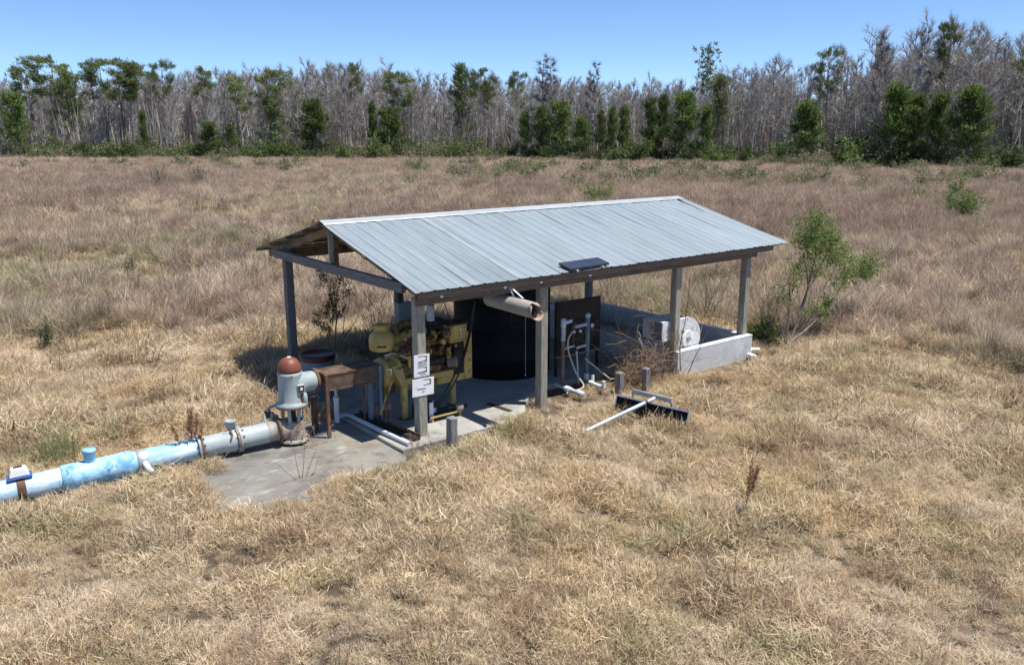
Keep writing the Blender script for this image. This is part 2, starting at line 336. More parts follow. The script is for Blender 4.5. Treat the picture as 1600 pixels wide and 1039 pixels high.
# ribbed sheets, ten to a side
P = .2286
def sheet_profile(x0, x1):
    pts = []
    k0 = int(round(x0/P)); 
    k = k0
    while k*P < x1-1e-4:
        b = k*P
        for dx, h in ((-.03, 0), (-.014, .0115), (.014, .0115), (.03, 0), (.076, 0), (.082, .0035), (.09, .0035), (.096, 0), (.138, 0), (.144, .0035), (.152, .0035), (.158, 0)):
            pts.append((b+dx, h))
        k += 1
    pts.append((k*P-.03, 0)); pts.append((k*P-.014, .0115)); pts.append((k*P+.012, .0115))
    return pts
for sgn in (1, -1):
    for i in range(10):
        x0, x1 = i*4*P, (i+1)*4*P
        pr = sheet_profile(x0, x1)
        if i == 0: pr = [(-.105, 0)]+pr
        lift = .0012*(i % 2)
        n = len(pr); vs = []; NS = 9
        for k in range(NS):
            t = k/(NS-1); y = (RID-sgn*RID)-sgn*.02 + sgn*(RID+.02)*t
            for x, h in pr: vs.append((x, y, zr(y) if y >= 0 and y <= 6.06 else EZ-.02*.2558))
            for q in range(n): vs[k*n+q] = (vs[k*n+q][0], vs[k*n+q][1], vs[k*n+q][2]+pr[q][1]+lift+.0045*math.sin(i*2.1+t*7+pr[q][0]*5))
        fs = [(k*n+q, k*n+q+1, (k+1)*n+q+1, (k+1)*n+q) if sgn == 1 else (k*n+q+1, k*n+q, (k+1)*n+q, (k+1)*n+q+1) for k in range(NS-1) for q in range(n-1)]
        p = MB().add(vs, fs).build('roof_sheet', 'roof', shed)
        so_ = p.modifiers.new('thick', 'SOLIDIFY'); so_.thickness = .002; so_.offset = -1
m = MB()
cw = .17; segs = [(-.11, 3.05), (3.02, 6.1), (6.07, 9.14)]
for i, (a, b) in enumerate(segs):
    l = .021+.002*(i % 2)
    prof = [(RID-cw, zr(RID-cw)+l-.004), (RID-cw+.01, zr(RID-cw)+l+.006), (RID-.03, zr(RID-.03)+l+.006), (RID, RZ+l+.012), (RID+.03, zr(RID+.03)+l+.006), (RID+cw-.01, zr(RID+cw)+l+.006), (RID+cw, zr(RID+cw)+l-.004)]
    vs = [(a, y, z) for y, z in prof]+[(b, y, z) for y, z in prof]
    m.add(vs, [(q, q+7, q+8, q+1) for q in range(6)])
rc = m.build('ridge_cap', 'cap', shed); q = rc.modifiers.new('thick', 'SOLIDIFY'); q.thickness = .002; q.offset = -1
for x in (.35, 1.55, 2.3, 3.4): MB().box((x, .018, 2.268), (x+.05, .029, 2.30)).build('clip', 'white', shed)

for xi, t0, t1, w, nm in ((8, .0, 1., .05, 'lap_strip'), (8.5, 0., .5, .02, 'lap_strip'), (14, 0., .10, .05, 'worn_streak'), (19.3, 0., .05, .03, 'worn_streak'), (21.5, .16, .42, .03, 'worn_streak'), (25, .12, .3, .03, 'worn_streak'), (30, .05, .6, .025, 'worn_streak')):
    y0, y1 = RID*(1-t0)-cw*(t0 == 0)-.003, RID*(1-t1)-.012*(t1 == 1); x = xi*P+(.055 if nm == 'worn_streak' else .05)
    MB().add([(x-w/2, y0, zr(y0)+.0105), (x+w/2, y0, zr(y0)+.0105), (x+w/2*(1 if nm[0] == 'l' else .3), y1, zr(max(y1, 0))+.0105), (x-w/2*(1 if nm[0] == 'l' else .3), y1, zr(max(y1, 0))+.0105)], [(3, 2, 1, 0)]).build(nm, 'cap', shed)
tw = [roof_ for roof_ in ((39.0*P, 2.86), (38.7*P, 2.55), (38.75*P, 2.3), (38.4*P, 1.95))]
tag(MB().tube([(x, y, zr(y)+.03) for x, y in tw], .012, 5, .005).build('fallen_twig', 'dark'), 'dark twig lying near the far end of the roof ridge', 'twig')

# ------------------------------------------------------------------ solar panel lying on the eave
def roofpt(px, py, up):
    d = ray(px, py); k = (RZ-EZ)/RID
    t = (EZ+up+k*C[1]-C[2])/(d[2]-k*d[1]); return C+d*t
sp = thing('solar_panel', 'small dark blue solar panel lying on the metal roof above the eave', 'solar panel', (3.4, .2, 2.5))
q = [roofpt(*p, .06) for p in ((873, 411), (934, 403.5), (952, 411), (891, 421.5))]
u = (q[1]-q[0]+q[2]-q[3])/2; v = (q[3]-q[0]+q[2]-q[1])/2; o = sum(q)/4-(u+v)/2
def panel(m, a0, a1, b0, b1, z0, z1):
    pts = [o+u*a+v*b+np.array([0, 0, z]) for z in (z0, z1) for a, b in ((a0, b0), (a1, b0), (a1, b1), (a0, b1))]
    m.add(pts, [(3, 2, 1, 0), (4, 5, 6, 7), (0, 1, 5, 4), (1, 2, 6, 5), (2, 3, 7, 6), (3, 0, 4, 7)])
m = MB(); panel(m, .02, .98, .04, .96, -.01, .006); m.build('cell_face', 'solar', sp)
m = MB()
for a in ((0, .02, 0, 1), (.98, 1, 0, 1), (.02, .98, 0, .04), (.02, .98, .96, 1)): panel(m, *a, -.024, .009)
m.build('frame', 'dark', sp)
for a in ((.15, .19, -.08, 1.1), (.8, .84, -.08, 1.1)):
    m = MB(); panel(m, *a, -.055, -.025); m.build('mounting_rail', 'alu', sp)

# ------------------------------------------------------------------ signs on the first post
def sign(lab, pxs, w, h, blocks):
    x0, _, z1 = gy(*pxs, .155)
    y = .163
    t = thing('notice_sign', lab, 'sign', (x0+w/2, y, z1-h), 'notices on the first post')
    M4 = Matrix.Translation((x0, y, z1)) @ Matrix.Rotation(R(1.5), 4, 'Y')
    MB().box((0, -.006, -h), (w, 0, 0), M4).build('board', 'sign', t, .001)
    m = MB()
    for (a, b, c, d) in blocks: m.box((a*w, -.0085, -(b+(d-b)*.62)*h), (c*w, -.0065, -b*h), M4)
    m.build('lettering', 'ink', t)
    return M4, t
def rowtext(y, x0, x1, h, seed):
    r = random.Random(seed); out = []; x = x0
    while x < x1:
        wd = r.uniform(.025, .06); out.append((x, y, min(x+wd, x1), y+h*r.uniform(.7, 1))); x += wd+r.choice((.012, .012, .03))
    return out
def swoosh(M4, t, w, h, cx, cy, rx, ry):
    """black bracket round a white lozenge, as on the notices"""
    vs, fs = [], []; N = 18
    for k in range(N+1):
        a = -math.pi*.5+math.pi*k/N*1.0
        c, s = math.cos(a), math.sin(a)
        xi, yi = cx+.05+(rx-.05)*(abs(c)**.6), cy+ry*s*.93
        th = .035 if k > 5 else .01
        vs += [(xi*w, -.0075, -yi*h), ((cx+rx+.03)*w if c > .5 else (xi+th*.5)*w, -.0075, -(cy+ry*1.12*s)*h)]
    for k in range(N): fs.append((2*k, 2*k+1, 2*k+3, 2*k+2))
    m = MB().add([M4 @ Vector(q) for q in vs], fs); o = m.build('bracket_mark', 'ink', t); md = o.modifiers.new('thick', 'SOLIDIFY'); md.thickness = .001
M4, t = sign('upright white notice with two black bracket marks, nailed above the wider notice', (647, 556), .275, .345,
             rowtext(.36, .22, .86, .045, 1)+rowtext(.43, .28, .8, .05, 2)+rowtext(.50, .24, .86, .03, 3)+rowtext(.80, .2, .8, .035, 4)+rowtext(.86, .36, .7, .03, 5)+rowtext(.92, .4, .88, .02, 6))
swoosh(M4, t, .275, .345, .2, .19, .6, .12); swoosh(M4, t, .275, .345, .2, .68, .6, .11)
M4, t = sign('wider white notice with a single bracket mark, below the upright notice', (644.5, 594), .385, .275,
             rowtext(.58, .22, .62, .10, 8)+rowtext(.74, .44, .56, .08, 9)+rowtext(.92, .08, .12, .02, 3)+rowtext(.9, .88, .93, .02, 3)+rowtext(.5, .1, .3, .012, 5))
swoosh(M4, t, .385, .275, .45, .24, .38, .15)

# ------------------------------------------------------------------ diesel engine on legs
EY = 1.1        # plane of its near face
en = thing('diesel_engine', 'greasy yellow diesel pump engine standing on legs under the shed roof', 'engine', (.95, 1.35, .1))
def fx(px, py, Y=EY): p = gy(px, py, Y); return p[0], p[2]
CY = 1.36
MB().box((.28, 1.16, .66), (1.32, 1.58, 1.0)).build('engine_block', 'oily', en, .02)
m = MB().box((.3, 1.2, 1.0), (1.3, 1.54, 1.17))
for i in range(6): m.box((.33+i*.162, 1.165, 1.02), (.44+i*.162, 1.2, 1.12))
m.build('cylinder_head', 'oily', en, .01)
m = MB()
for i in range(3): m.box((.32+i*.33, 1.26, 1.17), (.62+i*.33, 1.5, 1.26))
m.build('valve_cover', 'yellow', en, .03)
MB().add([(.3, 1.18, .66), (1.3, 1.18, .66), (1.3, 1.54, .66), (.3, 1.54, .66), (.38, 1.26, .5), (1.22, 1.26, .46), (1.22, 1.46, .46), (.38, 1.46, .5)],
         [(3, 2, 1, 0), (4, 5, 6, 7), (0, 1, 5, 4), (1, 2, 6, 5), (2, 3, 7, 6), (3, 0, 4, 7)]).build('oil_pan', 'yellow', en, .02)
MB().bar((.34, 1.13, .7), (1.3, 1.13, .7), .05, .1).build('side_rail', 'yellow', en, .008)
# bell housing and drive guard
b = MB().lathe([(.20, 0), (.255, .02), (.275, .06), (.275, .10), (.235, .12), (.235, .24), (.30, .27), (.30, .31)], (-.02, CY, .83), (1, 0, 0), 30).build('bell_housing', 'yellow', en, .004)
MB().box((.02, CY-.243, .86), (.11, CY-.235, .97)).build('data_plate', 'pvc', b)
for k in range(10):
    a = k*math.pi/5; MB().cyl((.255, CY+.285*math.cos(a), .83+.285*math.sin(a)), (.30, CY+.285*math.cos(a), .83+.285*math.sin(a)), .012, n=6).build('bolt', 'dark', b)
MB().lathe([(.12, 0), (.185, .03), (.2, .11)], (-.15, CY, .85), (1, 0, 0), 24).build('coupling_guard', 'bluesteel', en)
MB().cyl((-.32, CY, .85), (-.1, CY, .85), .04, n=12).build('drive_shaft', 'dark', en)
MB().lathe([(.05, -.012), (.075, -.004), (.075, .01)], (.1, CY-.225, .62), (0, 1, 0), 16).build('hand_hole', 'dark', b)
# clutch lever reaching down and forward
a0 = gy(613, 595, CY-.3); a1 = gy(594, 648, .95); 
MB().tube([a0, (a0+a1)/2+np.array([0, 0, .01]), a1], .017, 8).build('clutch_lever', 'yellow', en)
a1b = gy(602, 662, .85)
MB().tube([gy(606, 610, .95), a1b], .013, 8).build('brace', 'rust', en)
# legs
for px0, px1, py0, py1, Y in ((625, 637, 565, 655, 1.0), (701, 712, 592, 632, 1.12)):
    p = gz(px1-4, py1, .1); w = .05
    MB().box((p[0]-w, p[1]-.03, .1), (p[0]+w, p[1]+.05, .66)).build('leg', 'yellow', en, .008)
    MB().box((p[0]-w, p[1]+.62, .1), (p[0]+w, p[1]+.70, .66)).build('leg', 'yellow', en, .008)
    MB().box((p[0]-w-.02, p[1]-.05, .102), (p[0]+w+.02, p[1]+.07, .118)).build('foot_plate', 'dark', en)
p = gz(633, 655, .1)
m = MB().add([(p[0]-.05, p[1]-.03, .66), (p[0]+.06, p[1]-.03, .66), (p[0]+.02, p[1]+.1, 1.0), (p[0]-.16, p[1]+.1, 1.0), (p[0]-.05, p[1]+.05, .66), (p[0]+.06, p[1]+.05, .66), (p[0]+.02, p[1]+.16, 1.0), (p[0]-.16, p[1]+.16, 1.0)],
             [(0, 1, 2, 3), (7, 6, 5, 4), (0, 3, 7, 4), (1, 5, 6, 2), (3, 2, 6, 7)])
m.build('mounting_bracket', 'yellow', en, .006)
# air cleaner
ax, az = fx(596, 528, CY); 
ac = MB().lathe([(.05, -.2), (.19, -.195), (.205, -.17), (.205, -.02), (.19, .05), (.15, .10), (.12, .115)], (ax, CY, az), (0, 0, 1), 30).build('air_cleaner', 'yellow', en)
MB().lathe([(.115, .116), (.115, .15), (.135, .155), (.14, .2), (.125, .225), (.05, .235)], (ax, CY, az), (0, 0, 1), 24).build('intake_cap', 'yellow', ac)
d = Vector((-.5, -.86, 0)).normalized(); c0 = Vector((ax, CY, az-.10))+d*.206; sdir = Vector((0, 0, 1)).cross(d)
MB().add([c0+sdir*a+Vector((0, 0, bz))+d*dd for dd in (-.03, .004) for a, bz in ((-.075, -.014), (.075, -.014), (.075, .014), (-.075, .014))],
         [(4, 5, 6, 7), (0, 1, 5, 4), (1, 2, 6, 5), (2, 3, 7, 6), (3, 0, 4, 7)]).build('vent_slot', 'dark', ac)
ip = [gy(612, 533, CY), gy(622, 530, CY), gy(634, 524, CY), gy(650, 519, CY), gy(664, 517, CY)]
MB().tube(ip, .075, 14).build('intake_pipe', 'yellow', en)
MB().tube([gy(618, 515, CY+.25), gy(632, 507, CY+.25), gy(650, 506, CY+.2), gy(668, 510, CY+.1)], .085, 14).build('intake_manifold', 'oily', en)
# exhaust
ex, ez = fx(673, 500, CY)
MB().lathe([(.08, 0), (.115, .02), (.115, .07), (.085, .09), (.085, .30), (.11, .31), (.11, .34), (.075, .35)], (ex, CY, ez-.36), (0, 0, 1), 20).build('exhaust_elbow', 'dark', en)
MB().tube([(ex-.35, CY-.02, ez-.28), (ex-.1, CY-.02, ez-.25), (ex+.3, CY-.02, ez-.22)], .07, 12).build('exhaust_manifold', 'dark', en)
MB().lathe([(.02, -.1), (.10, -.09), (.12, -.03), (.12, .03), (.08, .08), (.02, .09)], (ex+.18, CY-.02, ez-.14), (1, 0, 0), 20).build('turbocharger', 'dark', en)
xs = MB().cyl((ex, CY, ez-.02), (ex, CY, 2.46), .068, n=18).build('exhaust_stack', 'greypvc', en)
MB().lathe([(.072, 0), (.072, .025)], (ex, CY, 1.86), (0, 0, 1), 18).build('clamp', 'dark', xs)
# control box
x0, z1 = fx(700, 508); x1, z0 = fx(731, 532)
x0, z1 = fx(703, 510, 1.02); x1, z0 = fx(730, 532, 1.02)
cbx = MB().box((x0, 1.02, z0), (x1, 1.34, z1)).build('control_box', 'yellow', en, .01)
MB().box((x0-.02, 1.005, z1+.002), (x1+.015, 1.38, z1+.028)).build('lid', 'dark', cbx, .005)
for k, (a, bb, r) in enumerate(((.55, .75, .022), (.55, .5, .02), (.58, .34, .014))):
    MB().cyl((x0+(x1-x0)*a, 1.022, z0+(z1-z0)*bb), (x0+(x1-x0)*a, .995, z0+(z1-z0)*bb), r, n=12).build('gauge', 'alu', cbx)
for k in range(6): MB().cyl((x0+.04+k*(x1-x0-.08)/5, 1.022, z0+.035), (x0+.04+k*(x1-x0-.08)/5, 1.008, z0+.035), .007, n=8).build('bolt', 'dark', cbx)
MB().box((x0-.16, 1.25, z1-.08), (x0+.1, 1.55, z1+.06)).build('top_tank', 'dark', en, .01)
# radiator frame: upright, bottom strip, core
xr, zb = fx(738, 588); xl, _ = fx(726, 590); xk, _ = fx(704, 595); zt = 1.36
m = MB().box((xl, EY, zb-.02), (xr, EY+.03, zt)).box((xr-.03, EY+.03, zb), (xr, EY+.62, zt))
ra = m.build('radiator', 'yellow', en, .005)
MB().box((xk, EY+.04, zb+.11), (xr-.032, EY+.6, zt-.01)).build('core', 'dark', ra)
MB().lathe([(.016, 0), (.016, .012)], ((xl+xr)/2+.03, EY-.008, (zb+zt)/2-.1), (0, 1, 0), 12).build('hand_hole', 'dark', ra)
xb, _ = fx(684, 603)
MB().box((xb, EY+.002, zb-.02), (xl-.003, EY+.035, zb+.10)).build('skid_rail', 'yellow', en, .006)
MB().box((xb+.1, EY+.05, zb-.02), (xl-.003, EY+.6, zb+.05)).build('skid_plate', 'oily', en, .006)
# belts, fan, pulleys
MB().lathe([(.30, 0), (.31, .05), (.05, .06)], (xk-.07, CY, 1.0), (1, 0, 0), 26).build('fan', 'dark', en)
for z, y, r in ((.82, 1.2, .1), (1.12, 1.3, .08), (1.2, 1.16, .06)): MB().lathe([(r*.7, 0), (r, .01), (r*.8, .03), (r, .05), (r*.7, .06)], (xk-.14, y, z), (1, 0, 0), 18).build('pulley', 'dark', en)
# accessories on the near side
def acc(name, px, py, r, h, mat, Y=1.08, axis=(0, 0, 1)):
    p = gy(px, py, Y); h2 = h/2
    return MB().lathe([(r*.6, -h2), (r, -h2+.01), (r, h2-.02), (r*1.12, h2-.018), (r*1.12, h2), (r*.5, h2+.02)], p, axis, 16).build(name, mat, en)
acc('fuel_filter', 701, 552, .045, .2, 'yellow'); acc('fuel_filter', 688, 548, .035, .15, 'oily')
acc('oil_filter', 706, 566, .085, .16, 'rustycast', 1.04, (.8, -.6, .1)); acc('water_pump', 696, 521, .07, .12, 'oily', 1.06, (0, -1, .1))
acc('water_pump', 690, 533, .05, .1, 'yellow', 1.06, (.3, -1, 0)); acc('starter_motor', 680, 564, .065, .3, 'dark', 1.1, (1, 0, 0))
acc('alternator', 713, 548, .06, .14, 'dark', 1.08, (1, 0, 0)); acc('fuel_filter', 667, 548, .04, .16, 'oily')
acc('injection_pump', 668, 531, .055, .24, 'oily', 1.1, (1, 0, 0)); acc('breather', 640, 532, .05, .14, 'drumred', 1.1, (1, 0, 0)); acc('breather', 633, 545, .06, .2, 'drumred', 1.12, (1, 0, .2))
acc('heat_exchanger', 628, 552, .05, .26, 'oily', 1.14, (1, 0, 0)); acc('fuel_filter', 652, 545, .04, .12, 'rustycast', 1.1, (0, -1, 0))
random.seed(3)
hb = []
for k in range(16):
    px, py = random.uniform(625, 715), random.uniform(512, 572)
    p0 = gy(px, py, random.uniform(1.03, 1.1)); p2 = gy(px+random.uniform(-26, 26), py+random.uniform(-16, 18), random.uniform(1.03, 1.1))
    pm = (p0+p2)/2+np.array([random.uniform(-.03, .03), -.03, random.uniform(-.05, .05)])
    pts = [p0*(1-t)**2+pm*2*t*(1-t)+p2*t*t for t in np.linspace(0, 1, 7)]
    MB().tube(pts, random.choice((.007, .01, .014)), 6).build('fuel_line', random.choice(('dark', 'oily', 'rubber', 'rust', 'dark')), en)
random.seed(9)
for k in range(26):
    p = gy(random.uniform(626, 716), random.uniform(516, 578), random.uniform(1.09, 1.17)); a, bb, cc = (random.uniform(.02, .055) for _ in range(3))
    m = MB().box((p[0]-a, p[1]-bb, p[2]-cc), (p[0]+a, p[1]+bb, p[2]+cc))
    m.build('casting_boss', random.choice(('oily', 'oily', 'dark', 'rustycast', 'yellow', 'drumred')), en, .008)
acc('breather', 640, 566, .03, .18, 'yellow', 1.1)
MB().tube([gy(600, 556, 1.2), gy(612, 552, 1.12), gy(628, 556, 1.1), gy(643, 562, 1.1)], .012, 6).build('throttle_rod', 'alu', en)

bp_ = gy(634, 490, 4.70)
eb = thing('electrical_box', 'pale grey electrical box on the back post, half hidden by the first front post', 'electrical box', (bp_[0], 4.7, bp_[2]-.25))
x, z = bp_[0], bp_[2]
MB().box((x-.17, 4.71, z-.24), (x+.17, 4.865, z+.24)).build('case', 'greypaint', eb, .01)
MB().box((x-.15, 4.70, z-.22), (x+.15, 4.708, z+.22)).build('door', 'greypipe', eb, .004)
MB().cyl((x-.08, 4.79, z+.24), (x-.08, 4.79, 2.4), .025, n=10).build('conduit', 'dark', eb)
MB().cyl((x, 4.79, .1), (x, 4.79, z-.24), .03, n=10).build('conduit', 'dark', eb)

# silencer slung from the beam
si = thing('exhaust_silencer', 'pale chalky exhaust silencer with a rusted open end slung under the eave', 'silencer', (1.72, .1, 1.8))
sx, r = 1.72, .128
p0, p1 = Vector((sx, .62, 2.0)), Vector((sx, -.52, 1.985)); ax_ = (p1-p0).normalized(); L = (p1-p0).length
m = MB().lathe([(.06, -.035), (r*.93, -.03), (r, 0), (r, L*.25), (r*1.005, L*.5), (r, L)], p0, ax_, 32, closed=False)
m.lathe([(r*.97, L), (r*.97, L*.75)], p0, ax_, 32, closed=False)
m.build('shell', 'cream', si)
MB().lathe([(r*.96, L-.12), (r*.5, L-.13), (.0, L-.13)], p0, ax_, 32, closed=False).build('end_baffle', 'dark', si)
m = MB(); n = 32   # torn rim curling off the end
xx = ax_.orthogonal().normalized(); yy = ax_.cross(xx)
for a0_, a1_, ln, bend in ((.3, 2.2, .10, .035), (2.75, 4.3, .07, -.05), (4.7, 6.2, .11, .03)):
    K = 10; vs = []
    for j in range(3):
        for k in range(K+1):
            a = a0_+(a1_-a0_)*k/K; rr = r*(1.0)+bend*(j/2)**2*math.sin(math.pi*k/K); h = L+.002+ln*j/2*(.5+.5*math.sin(math.pi*k/K))
            vs.append(p0+ax_*h+(xx*math.cos(a)+yy*math.sin(a))*rr)
    m.add(vs, [(j*(K+1)+k, j*(K+1)+k+1, (j+1)*(K+1)+k+1, (j+1)*(K+1)+k) for j in range(2) for k in range(K)], True)
o = m.build('torn_rim', 'pinkrust', si); md = o.modifiers.new('t', 'SOLIDIFY'); md.thickness = .008
MB().tube([p0-ax_*.03, p0-ax_*.16+Vector((0, 0, .0)), p0-ax_*.34+Vector((-.14, 0, .06)), Vector((ex+.09, CY, 2.12))], .062, 12).build('inlet_pipe', 'dark', si)
for y, dx in ((-.02, 0), (-.22, .02)):
    yb = .1
    MB().bar((sx+dx, yb if dx == 0 else yb, 2.27), (sx+dx+(0 if dx == 0 else .0), y, 2.0+r), .03, .006, (0, 1, 0)).build('hanger', 'chain', si)

# ------------------------------------------------------------------ pump with right-angle gear head
px_, py_ = -1.53, 1.33
pu = thing('vertical_pump', 'pale grey vertical turbine pump head with a red domed cap', 'pump', (px_, py_, .045))
MB().lathe([(.235, 0), (.235, .035), (.20, .04)], (px_, py_, .085), (0, 0, 1), 32).build('base_plate', 'rustycast', pu)
for k in range(8):
    a = k*math.pi/4+.2; MB().cyl((px_+.215*math.cos(a), py_+.215*math.sin(a), .045), (px_+.215*math.cos(a), py_+.215*math.sin(a), .15), .013, n=6).build('bolt', 'rust', pu)
# discharge head: lower barrel, lantern windows above
m = MB().lathe([(.18, .126), (.185, .16), (.17, .28), (.155, .40)], (px_, py_, 0), (0, 0, 1), 30)
m.build('discharge_head', 'rustycast', pu)
for k in range(7):
    a = k*2*math.pi/7+.45; MB().bar((px_+.15*math.cos(a), py_+.15*math.sin(a), .40), (px_+.165*math.cos(a), py_+.165*math.sin(a), .64), .05, .022, (math.cos(a), math.sin(a), 0)).build('lantern_column', 'greypaint', pu, .004)
MB().cyl((px_, py_, .40), (px_, py_, .64), .055, n=14).build('shaft_tube', 'dark', pu)
hd = MB().lathe([(.235, .64), (.24, .65), (.24, .675), (.205, .695), (.192, .73), (.185, .95), (.18, 1.10), (.183, 1.12), (.183, 1.165), (.165, 1.17)], (px_, py_, 0), (0, 0, 1), 36).build('gear_case', 'greypaint', pu)
MB().lathe([(.239, .636), (.244, .642), (.244, .655), (.239, .66)], (px_, py_, -.012), (0, 0, 1), 36).build('rust_ring', 'rust', pu)
MB().lathe([(.168, 1.171), (.178, 1.175), (.178, 1.21), (.172, 1.255), (.15, 1.31), (.115, 1.355), (.07, 1.38), (.02, 1.388)], (px_, py_, 0), (0, 0, 1), 36).build('dome_cap', 'dome', pu)
MB().lathe([(.03, 1.384), (.03, 1.396), (.005, 1.40)], (px_, py_, 0), (0, 0, 1), 12).build('cap_nut', 'white', pu)
sn = MB().lathe([(.19, .05), (.19, .12), (.17, .18), (.155, .25), (.15, .36), (.135, .39), (.06, .40)], (px_, py_, .96), (1, 0, 0), 30).build('gear_snout', 'greypaint', pu)
MB().lathe([(.15, .395), (.15, .43), (.05, .44)], (px_, py_, .96), (1, 0, 0), 24).build('seal_ring', 'rust', pu)
fd = Vector((-.05, -1, 0)).normalized(); fo = Vector((px_, py_, .93))+Vector((.075, -.175, 0))
bx = MB().box((fo.x-.055, fo.y-.03, fo.z-.075), (fo.x+.065, fo.y+.06, fo.z+.065)).build('sight_box', 'greypipe', pu, .012)
MB().box((fo.x-.038, fo.y-.036, fo.z-.055), (fo.x+.048, fo.y-.03, fo.z+.045)).build('window', 'dark', bx)
MB().box((fo.x-.014, fo.y-.039, fo.z-.025), (fo.x+.026, fo.y-.036, fo.z+.018)).build('dial', 'white', bx)
m = MB().tube([(px_+.10, py_-.165, .70), (px_+.10, py_-.172, .86)], .012, 8)
for z in (.72, .77, .83): m.lathe([(.02, 0), (.02, .03)], (px_+.10, py_-.19, z), (0, 1, 0), 10)
m.build('oil_sight_pipe', 'rust', pu)
MB().lathe([(.045, 0), (.05, .05), (.04, .12), (.02, .14)], (px_+.15, py_-.14, .70), (0, 0, 1), 14).build('oil_cup', 'greypaint', pu)
MB().box((px_+.30, py_-.02, .70), (px_+.43, py_+.16, .715)).build('shelf', 'rustycast', pu)
MB().bar((px_+.36, py_+.06, .05), (px_+.36, py_+.06, .70), .04, .04).build('shelf_leg', 'dark', pu)
# discharge elbow
e0 = Vector((px_-.02, py_+.0, .29)); pdir = Vector((-1, .085, -.035)).normalized()
MB().lathe([(.15, .0), (.165, .14), (.175, .2)], e0, pdir, 28).build('discharge_elbow', 'rustycast', pu)
MB().lathe([(.21, .2), (.21, .235)], e0, pdir, 28).build('discharge_flange', 'rust', pu)
m = MB().add([e0+pdir*.04+Vector((.02, -.06, .10)), e0+pdir*.2+Vector((0, -.03, .19)), e0+pdir*.2+Vector((0, .03, .19)), e0+pdir*.04+Vector((.02, .06, .10)), e0+pdir*.19+Vector((0, 0, .05))], [(0, 1, 2, 3), (0, 4, 1), (3, 2, 4)])
m.build('web', 'rust', pu)
for k in range(3):   # oil lines and valves tucked behind the elbow
    b0 = Vector((px_-.22-.06*k, py_+.12, .42+.05*k))
    MB().lathe([(.02, -.06), (.035, -.04), (.035, .03), (.05, .035), (.05, .06), (.02, .08)], b0, (0, .2, 1), 12).build('valve', ('greypipe', 'rustycast', 'dark')[k], pu)
MB().tube([(px_-.16, py_+.14, .64), (px_-.26, py_+.16, .62), (px_-.38, py_+.14, .56), (px_-.40, py_+.1, .44), (px_-.34, py_+.06, .36)], .022, 10).build('oil_line', 'greypipe', pu)

# discharge line: grey steel then blue plastic running off to the left
pl = thing('discharge_pipe', 'long pipe lying through the grass, grey at the pump and blue further off', 'pipe', (-3.4, 1.5, .05))
q0 = e0+pdir*.237
def on(t): return q0+pdir*t
def ringp(name, prof, mat, par=pl): return MB().lathe(prof, q0, pdir, 30).build(name, mat, par)
ringp('rusty_spool', [(.165, 0), (.152, .01), (.152, .10), (.156, .11), (.156, .15)], 'rustycast')
gp = ringp('grey_spool', [(.155, .152), (.155, .50), (.162, .52), (.162, .545)], 'greypipe')
ringp('flange', [(.195, .547), (.195, .58)], 'greypaint'); ringp('flange', [(.195, .584), (.195, .615)], 'rustycast')
gv = ringp('grey_reducer', [(.17, .617), (.175, .66), (.165, .72), (.165, .78), (.15, .82), (.15, 1.02), (.156, 1.06), (.15, 1.1)], 'greypipe')
ringp('flange', [(.20, 1.102), (.20, 1.13)], 'rust'); ringp('flange', [(.20, 1.134), (.20, 1.165)], 'greypaint')
for t0 in (.575, 1.13):
    for k in range(10):
        a = k*math.pi/5; x1_ = pdir.orthogonal().normalized(); y1_ = pdir.cross(x1_); c_ = on(t0)+(x1_*math.cos(a)+y1_*math.sin(a))*.172
        MB().cyl(c_-pdir*.06, c_+pdir*.06, .013, n=6).build('flange_bolt', 'rust', pl)
av = MB().lathe([(.045, 0), (.045, .05), (.07, .055), (.075, .12), (.085, .125), (.085, .15), (.06, .152), (.05, .12)], on(.665)+Vector((0, .02, .15)), (0, .1, 1), 18).build('air_valve', 'greypaint', pl)
MB().tube([on(.66)+Vector((-.05, -.07, .19)), on(.70)+Vector((0, -.13, .13)), on(.74)+Vector((0, -.16, .06))], .016, 8).build('handle', 'rust', av)
ringp('blue_pipe', [(.158, 1.167), (.158, 3.0), (.160, 3.01), (.160, 7.2)], 'bluepipe')
ringp('tee', [(.166, 2.02), (.182, 2.03), (.184, 2.18), (.178, 2.2), (.178, 2.72), (.184, 2.74), (.182, 2.9), (.166, 2.91)], 'splatshade')
def pxt(px):  # distance along the pipe for a picture column
    lo, hi = 0, 6
    for _ in range(40):
        t = (lo+hi)/2; d = np.array(on(t))-C
        if 800+F*(d@RT)/(d@FW) > px: lo = t
        else: hi = t
    return lo
t = pxt(143); tb = MB().lathe([(.075, .15), (.075, .29), (.088, .295), (.088, .34), (.03, .345)], on(t), (0, 0, 1), 22).build('tee_branch', 'splatshade', pl)
t = pxt(222); sd = MB().lathe([(.163, t-.07), (.168, t-.065), (.168, t+.065), (.163, t+.07)], q0, pdir, 30).build('saddle_strap', 'alu', pl)
MB().tube([on(t)+Vector((0, -.165, .02)), on(t)+Vector((-.0, -.24, .0)), on(t)+Vector((.03, -.38, -.06))], .04, 12).build('stub_outlet', 'pvc', pl)
t = pxt(150)
fm = thing('flow_meter', 'white plastic flow meter head strapped on top of the blue pipe', 'flow meter', tuple(on(pxt(36))+Vector((0, 0, .15))))
tf = pxt(34)
MB().lathe([(.1635, tf-.05), (.167, tf-.048), (.167, tf+.048), (.1635, tf+.05)], q0, pdir, 30).build('strap', 'rust', fm)
B = on(tf); sd_ = pdir.cross(Vector((0, 0, 1))).normalized(); upv = sd_.cross(pdir).normalized()
